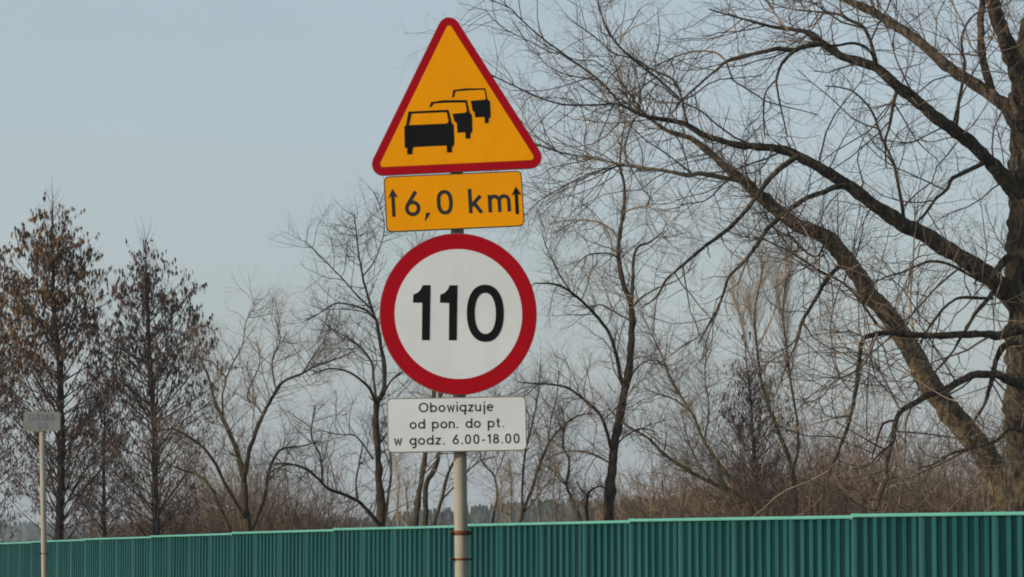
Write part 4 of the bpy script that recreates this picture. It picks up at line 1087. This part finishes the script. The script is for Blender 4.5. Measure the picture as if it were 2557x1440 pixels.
# ---- conical trees that keep their withered leaves
def leaves_on(levels, n, size, rg, clump=0.5, zlo=None, zhi=None):
    """Hanging withered leaves: each a folded, tapering blade of four triangles' worth."""
    P, _ = levels
    N, K, _3 = P.shape
    i = rg.integers(0, N, n)
    if clump:
        keep = rg.random(N) < clump
        pool = np.nonzero(keep)[0]
        i = pool[rg.integers(0, len(pool), n)]
    k = rg.integers(1, K, n)
    c = P[i, k] + rg.normal(0, 0.012, (n, 3))
    L = rg.uniform(size[0], size[1], n); Wd = L * rg.uniform(0.11, 0.19, n)
    az = rg.uniform(0, 6.283, n); tilt = np.abs(rg.normal(0, 0.22, n))
    ax = np.stack([np.cos(az), np.sin(az), np.zeros(n)], 1)
    ay = np.stack([-np.sin(az), np.cos(az), np.zeros(n)], 1)
    dn = np.stack([ax[:, 0] * np.sin(tilt), ax[:, 1] * np.sin(tilt), -np.cos(tilt)], 1)
    fold = ax * (Wd * 0.5)[:, None]
    p0 = c
    p1 = c + dn * (L * 0.30)[:, None] + ay * Wd[:, None] + fold * 0.6
    p2 = c + dn * (L * 0.35)[:, None] - fold * 0.3
    p3 = c + dn * (L * 0.33)[:, None] - ay * Wd[:, None] + fold * 0.6
    p4 = c + dn * L[:, None] + fold * 0.5
    V = np.stack([p0, p1, p2, p3, p4], 1).reshape(-1, 3)
    b0 = np.arange(n)[:, None] * 5
    q = np.concatenate([b0 + np.array([[0, 1, 4, 2]]), b0 + np.array([[0, 2, 4, 3]])])
    return V, q

def cone_tree(label, px_trunk, Y, prof, seed, nb, leaf_n, leaf_m, twig_m, ang, size, group, bark_m, upper=None):
    """prof: [(py, half width px)] of the crown."""
    rg = np.random.default_rng(seed)
    p0 = px_trunk[0]
    base = at(p0[0], p0[1], Y); base[2] = 0.0
    root = empty('leafy_tree', base, label, 'tree', group)
    P, R = smooth_path(px_trunk, Y, Y, 0.1, seed=seed)
    q = P[0].copy(); q[2] = -0.05
    P = np.concatenate([[q], P]); R = np.concatenate([[R[0] * 1.3], R])
    v, qd = tubes(P[None], R[None], 9)
    link('trunk', mesh_from('trunk', v - base, [qd], True), bark_m, root)
    pr = np.array(prof, dtype=float)
    zz = np.array([at(p0[0], y_, Y)[2] for y_ in pr[:, 0]]); hw = pr[:, 1] * Y / F
    o = np.argsort(zz); zz = zz[o]; hw = hw[o]
    z = np.sort(rg.uniform(zz[0] - 0.9, zz[-1] - 0.05, nb))
    X = np.stack([np.interp(z, P[:, 2], P[:, k]) for k in range(3)], 1)
    rt = np.interp(z, P[:, 2], R)
    az = np.arange(nb) * 2.399 + rg.normal(0, 0.4, nb)
    el = np.radians(rg.uniform(ang[0], ang[1], nb))
    # a branch that starts at z ends where the crown outline is: solve by the outline at the tip
    L = np.full(nb, 0.3)
    for _ in range(40):
        L = 0.5 * L + 0.5 * np.interp(z + L * np.sin(el) * 1.1, zz, hw) / np.cos(el)
    L = L * rg.uniform(0.7, 1.12, nb)
    L = np.clip(L, 0.15, 3.6)
    d = np.stack([np.cos(az) * np.cos(el), np.sin(az) * np.cos(el), np.sin(el)], 1)
    b = Batch()
    r0 = np.minimum(rt * 0.55, 0.005 + 0.006 * L)
    P1, R1 = grow(X, d, L, r0, 7, 0.07, 0.03, rg, 0.25)
    b.add(P1, R1, 4)
    st, d2, pr2, pt = spawn([(P1, R1)], nb * 10, (25, 60), rg, 0.1)
    L2_ = rg.uniform(0.15, 0.6, len(st)) * (1.1 - 0.5 * pt)
    P2, R2 = grow(st, d2, L2_, np.minimum(pr2 * 0.6, 0.0058), 4, 0.14, 0.07, rg, 0.4); b.add(P2, R2, 3)
    st, d3, pr3, pt = spawn([(P2, R2)], nb * 34, (25, 60), rg, 0.1)
    P3, R3 = grow(st, d3, rg.uniform(0.1, 0.32, len(st)), np.minimum(pr3 * 0.6, 0.0038), 3, 0.14, 0.05, rg, 0.5); b.add(P3, R3, 3)
    # fine whips over the top
    st, d4, pr4, _ = spawn([(P[None][:, -14:], R[None][:, -14:])], 26, (15, 45), rg, 0.0)
    P4, R4 = grow(st, d4, rg.uniform(0.2, 0.55, len(st)), np.full(len(st), 0.0035), 4, 0.05, 0.1, rg, 0.5); b.add(P4, R4, 3)
    link('crown', b.mesh('crown', base), twig_m, root)['kind'] = 'stuff'
    hz = P3[:, 1, 2]
    f_hi = hz > (zz[0] + 0.52 * (zz[-1] - zz[0]) + rg.normal(0, 0.35, len(hz)))
    for sel, nn, cl, sz, lm_ in ((f_hi, int(leaf_n * 0.42), 0.42, size, leaf_m), (~f_hi, int(leaf_n * 0.62), 0.55, (size[0] * 0.5, size[1] * 0.62), M['leaf_red'])):
        lb = Batch()
        v, qq = leaves_on((P3[sel], None), nn, sz, rg, cl); lb.raw(v, qq)
        link('withered_leaves', lb.mesh('withered_leaves', base, False), lm_, root)['kind'] = 'stuff'
    return root

YA = 74.0
cone_tree('tall conical tree with ochre withered leaves behind the small marker sign',
          [(147, 1362, 24), (150, 1150, 20), (150, 960, 17), (147, 880, 14), (137, 800, 11), (135, 700, 9), (131, 580, 5), (132, 492, 1.5)], YA,
          [(1300, 140), (1150, 180), (950, 190), (800, 185), (700, 150), (640, 112), (590, 80), (550, 34), (525, 5)], 41, 170, 17000, M['leaf_brown'], M['twig_dark'], (26, 54), (0.075, 0.155), 'conical trees with withered leaves', M['bark_dark'])
cone_tree('conical tree with sparser dark withered leaves right of the ochre one',
          [(392, 1345, 19), (387, 1150, 16), (381, 1000, 14), (373, 850, 11), (368, 720, 7), (364, 660, 4), (363, 596, 1.5)], YA - 1.5,
          [(1300, 130), (1150, 160), (950, 185), (850, 178), (750, 140), (700, 95), (655, 44), (615, 5)], 42, 155, 11500, M['leaf_dark'], M['twig_dark'], (24, 52), (0.07, 0.145), 'conical trees with withered leaves', M['bark_dark'])
cone_tree('rust-tinged leafy tree cut by the left edge of the photograph',
          [(-42, 1362, 22), (-40, 1100, 18), (-36, 900, 13), (-32, 750, 7), (-30, 610, 2)], YA + 2.0,
          [(1300, 100), (1100, 150), (900, 140), (780, 110), (690, 70), (640, 30), (612, 6)], 43, 130, 10500, M['leaf_brown'], M['twig_dark'], (24, 52), (0.075, 0.155), 'conical trees with withered leaves', M['bark_dark'])
cone_tree('small dark leafy sapling low between the two conical trees',
          [(262, 1355, 10), (258, 1200, 8), (262, 1080, 5), (262, 1000, 2)], YA + 3.0,
          [(1300, 80), (1200, 95), (1100, 60), (1040, 25), (1005, 5)], 44, 60, 2400, M['leaf_dark'], M['twig_dark'], (25, 50), (0.06, 0.13), 'conical trees with withered leaves', M['bark_dark'])
cone_tree('thin dark upright young tree with a few withered leaves beside the willow',
          [(1893, 1312, 12), (1888, 1184, 9), (1881, 1092, 7), (1875, 988, 5), (1864, 900, 3), (1860, 850, 2)], 67.5,
          [(1290, 90), (1200, 150), (1100, 140), (1020, 95), (950, 55), (880, 16), (852, 4)], 45, 120, 2600, M['leaf_dark'], M['twig_dark'], (35, 62), (0.06, 0.12), 'conical trees with withered leaves', M['bark_dark'])

# ------------------------------------------------------------------ thickets
def thicket(name, label, spans, seed, m, per_m, reach, Yr, stems=34):
    """A tangled mass of shrubs, each a fan of arching stems. spans: [(px, py of the top)] outline."""
    rg = np.random.default_rng(seed)
    sp = np.array(spans, dtype=float)
    n = int((sp[-1, 0] - sp[0, 0]) * Yr[1] / F * per_m)
    cpx = rg.uniform(sp[0, 0], sp[-1, 0], n)
    cY = rg.uniform(*Yr, n)
    cpy = np.interp(cpx, sp[:, 0], sp[:, 1]) + np.abs(rg.normal(0, reach, n)) - reach * 0.3
    ctop = np.array([at(cpx[i], cpy[i], cY[i])[2] for i in range(n)])
    cX = np.array([at(cpx[i], 1400, cY[i])[0] for i in range(n)])
    k = np.repeat(np.arange(n), stems)
    N = len(k)
    st = np.stack([cX[k] + rg.normal(0, 0.16, N), cY[k] + rg.normal(0, 0.16, N), np.full(N, -0.02)], 1)
    L = np.maximum(0.7, ctop[k]) * rg.uniform(0.65, 1.22, N)
    lean_ = np.abs(rg.normal(0, 0.36, N)); az = rg.uniform(0, 6.283, N)
    d = np.stack([np.sin(lean_) * np.cos(az), np.sin(lean_) * np.sin(az), np.cos(lean_)], 1)
    b = Batch()
    P, R = grow(st, d, L, rg.uniform(0.008, 0.020, N), 7, 0.20, -0.03, rg, 0.3)
    b.add(P, R, 3)
    st, d, pr, pt = spawn([(P, R)], N * 7, (25, 75), rg, 0.3)
    P2, R2 = grow(st, d, rg.uniform(0.25, 0.95, len(st)) * (1.2 - 0.6 * pt), np.minimum(pr * 0.65, 0.0095), 4, 0.32, 0.0, rg, 0.4)
    b.add(P2, R2, 3)
    st, d, pr, pt = spawn([(P2, R2)], N * 10, (25, 75), rg, 0.1)
    P3, R3 = grow(st, d, rg.uniform(0.1, 0.4, len(st)), np.minimum(pr * 0.75, 0.0068), 2, 0.25, 0.04, rg, 0.5)
    b.add(P3, R3, 3)
    base = np.array([float(cX.mean()), float(np.mean(Yr)), 0.0])
    o = link(name, b.mesh(name, base), m)
    o.location = base
    return tag(o, label, 'thicket', kind='stuff')

thicket('thicket', 'low reddish-brown thicket behind the many-stemmed tree and leafy trees', [(300, 1310), (380, 1260), (450, 1195), (560, 1150), (680, 1150), (760, 1190), (830, 1255), (880, 1300)], 51, M['twig_red'], 13, 42, (77, 92))
thicket('thicket', 'wide brown thicket along the barrier under the big and leaning trees', [(1530, 1290), (1600, 1210), (1700, 1172), (1850, 1165), (1990, 1130), (2100, 1095), (2250, 1105), (2400, 1110), (2520, 1080), (2640, 1100)], 52, M['twig_red'], 13, 44, (62, 84))
thicket('thicket', 'sparse pale brush between the forked tree and the slim tree', [(880, 1300), (960, 1250), (1100, 1225), (1250, 1200), (1330, 1230), (1400, 1275), (1540, 1290)], 53, M['twig_red'], 2.2, 40, (66, 80), 22)
thicket('thicket', 'thin dark brush at the foot of the leafy trees', [(150, 1335), (240, 1310), (330, 1280), (420, 1250)], 54, M['twig_dark'], 3.0, 30, (77, 84), 24)
thicket('thicket', 'tall faint brush far behind the leaning tree', [(1560, 1160), (1700, 1060), (1850, 1000), (2000, 960), (2150, 900), (2300, 960), (2450, 960), (2600, 940)], 55, M['twig'], 2.8, 80, (86, 110), 24)

# ------------------------------------------------------------------ far woods
def far_wood(name, label, Y, x0, x1, spans, n, seed, m, depth, wfac=0.26):
    rg = np.random.default_rng(seed)
    sp = np.array(spans, dtype=float)
    b = Batch()
    px = rg.uniform(x0, x1, n)
    yy = Y + rg.uniform(0, depth, n)
    Ps, Rs = [], []
    for i in range(n):
        py = np.interp(px[i], sp[:, 0], sp[:, 1]) + abs(rg.normal(0, 7)) - 2
        tp = at(px[i], py, yy[i])
        h = max(3.0, tp[2])
        K = 9
        t = np.linspace(0, 1, K)
        wv = h * wfac * rg.uniform(0.7, 1.3)
        r = wv * np.where(t < 0.22, 0.12, (1 - t) ** 0.7 * 0.62) * rg.uniform(0.72, 1.3, K)
        r[0] = 0.25; r[-1] = 0.05
        Pp = np.stack([tp[0] + rg.normal(0, 0.12, K) * (1 - t), np.full(K, yy[i]), t * h], 1)
        Ps.append(Pp); Rs.append(r)
    P = np.array(Ps); R = np.array(Rs)
    v, q = tubes(P, R, 7)
    v = v + rg.normal(0, 1, v.shape) * 0.16
    b.raw(v, q)
    base = np.array([P[:, 0, 0].mean(), Y, 0.0])
    o = link(name, b.mesh(name, base, False), m)
    o.location = base
    return tag(o, label, 'forest', kind='stuff')

far_wood('far_forest', 'hazy blue-grey conifer wood on the horizon behind the bare trees', 620, 700, 2700,
         [(700, 1330), (830, 1300), (900, 1290), (1000, 1278), (1200, 1262), (1330, 1248), (1420, 1246), (1540, 1244), (1700, 1240), (2700, 1235)], 620, 61, M['pine'], 160)
far_wood('far_forest', 'farther bluish ridge of trees at the left edge', 1150, -200, 900,
         [(-200, 1285), (0, 1298), (60, 1302), (100, 1305), (250, 1310), (500, 1300), (900, 1290)], 620, 62, M['pine'], 250)

# ------------------------------------------------------------------ haze
hz = bpy.data.meshes.new('haze')
x0, x1, y0, y1, z0, z1 = -700.0, 700.0, -60.0, 1500.0, -1.0, 60.0
hz.from_pydata([(x, y, z) for z in (z0, z1) for x, y in ((x0, y0), (x1, y0), (x1, y1), (x0, y1))], [],
               [(3, 2, 1, 0), (4, 5, 6, 7), (0, 1, 5, 4), (1, 2, 6, 5), (2, 3, 7, 6), (3, 0, 4, 7)])
hm = bpy.data.materials.new('haze air')
hm.use_nodes = True
t = hm.node_tree
t.nodes.remove(t.nodes['Principled BSDF'])
pv = t.nodes.new('ShaderNodeVolumePrincipled')
pv.inputs['Color'].default_value = (0.72, 0.84, 0.97, 1)
pv.inputs['Density'].default_value = 0.0003
pv.inputs['Anisotropy'].default_value = 0.2
t.links.new(pv.outputs[0], t.nodes['Material Output'].inputs['Volume'])
ho = link('haze', hz, hm)
tag(ho, 'thin pale winter haze in the air', 'haze', kind='stuff')

S.cycles.volume_bounces = 1
S.cycles.max_bounces = 6
S.cycles.use_denoising = True
S.cycles.filter_width = 1.9
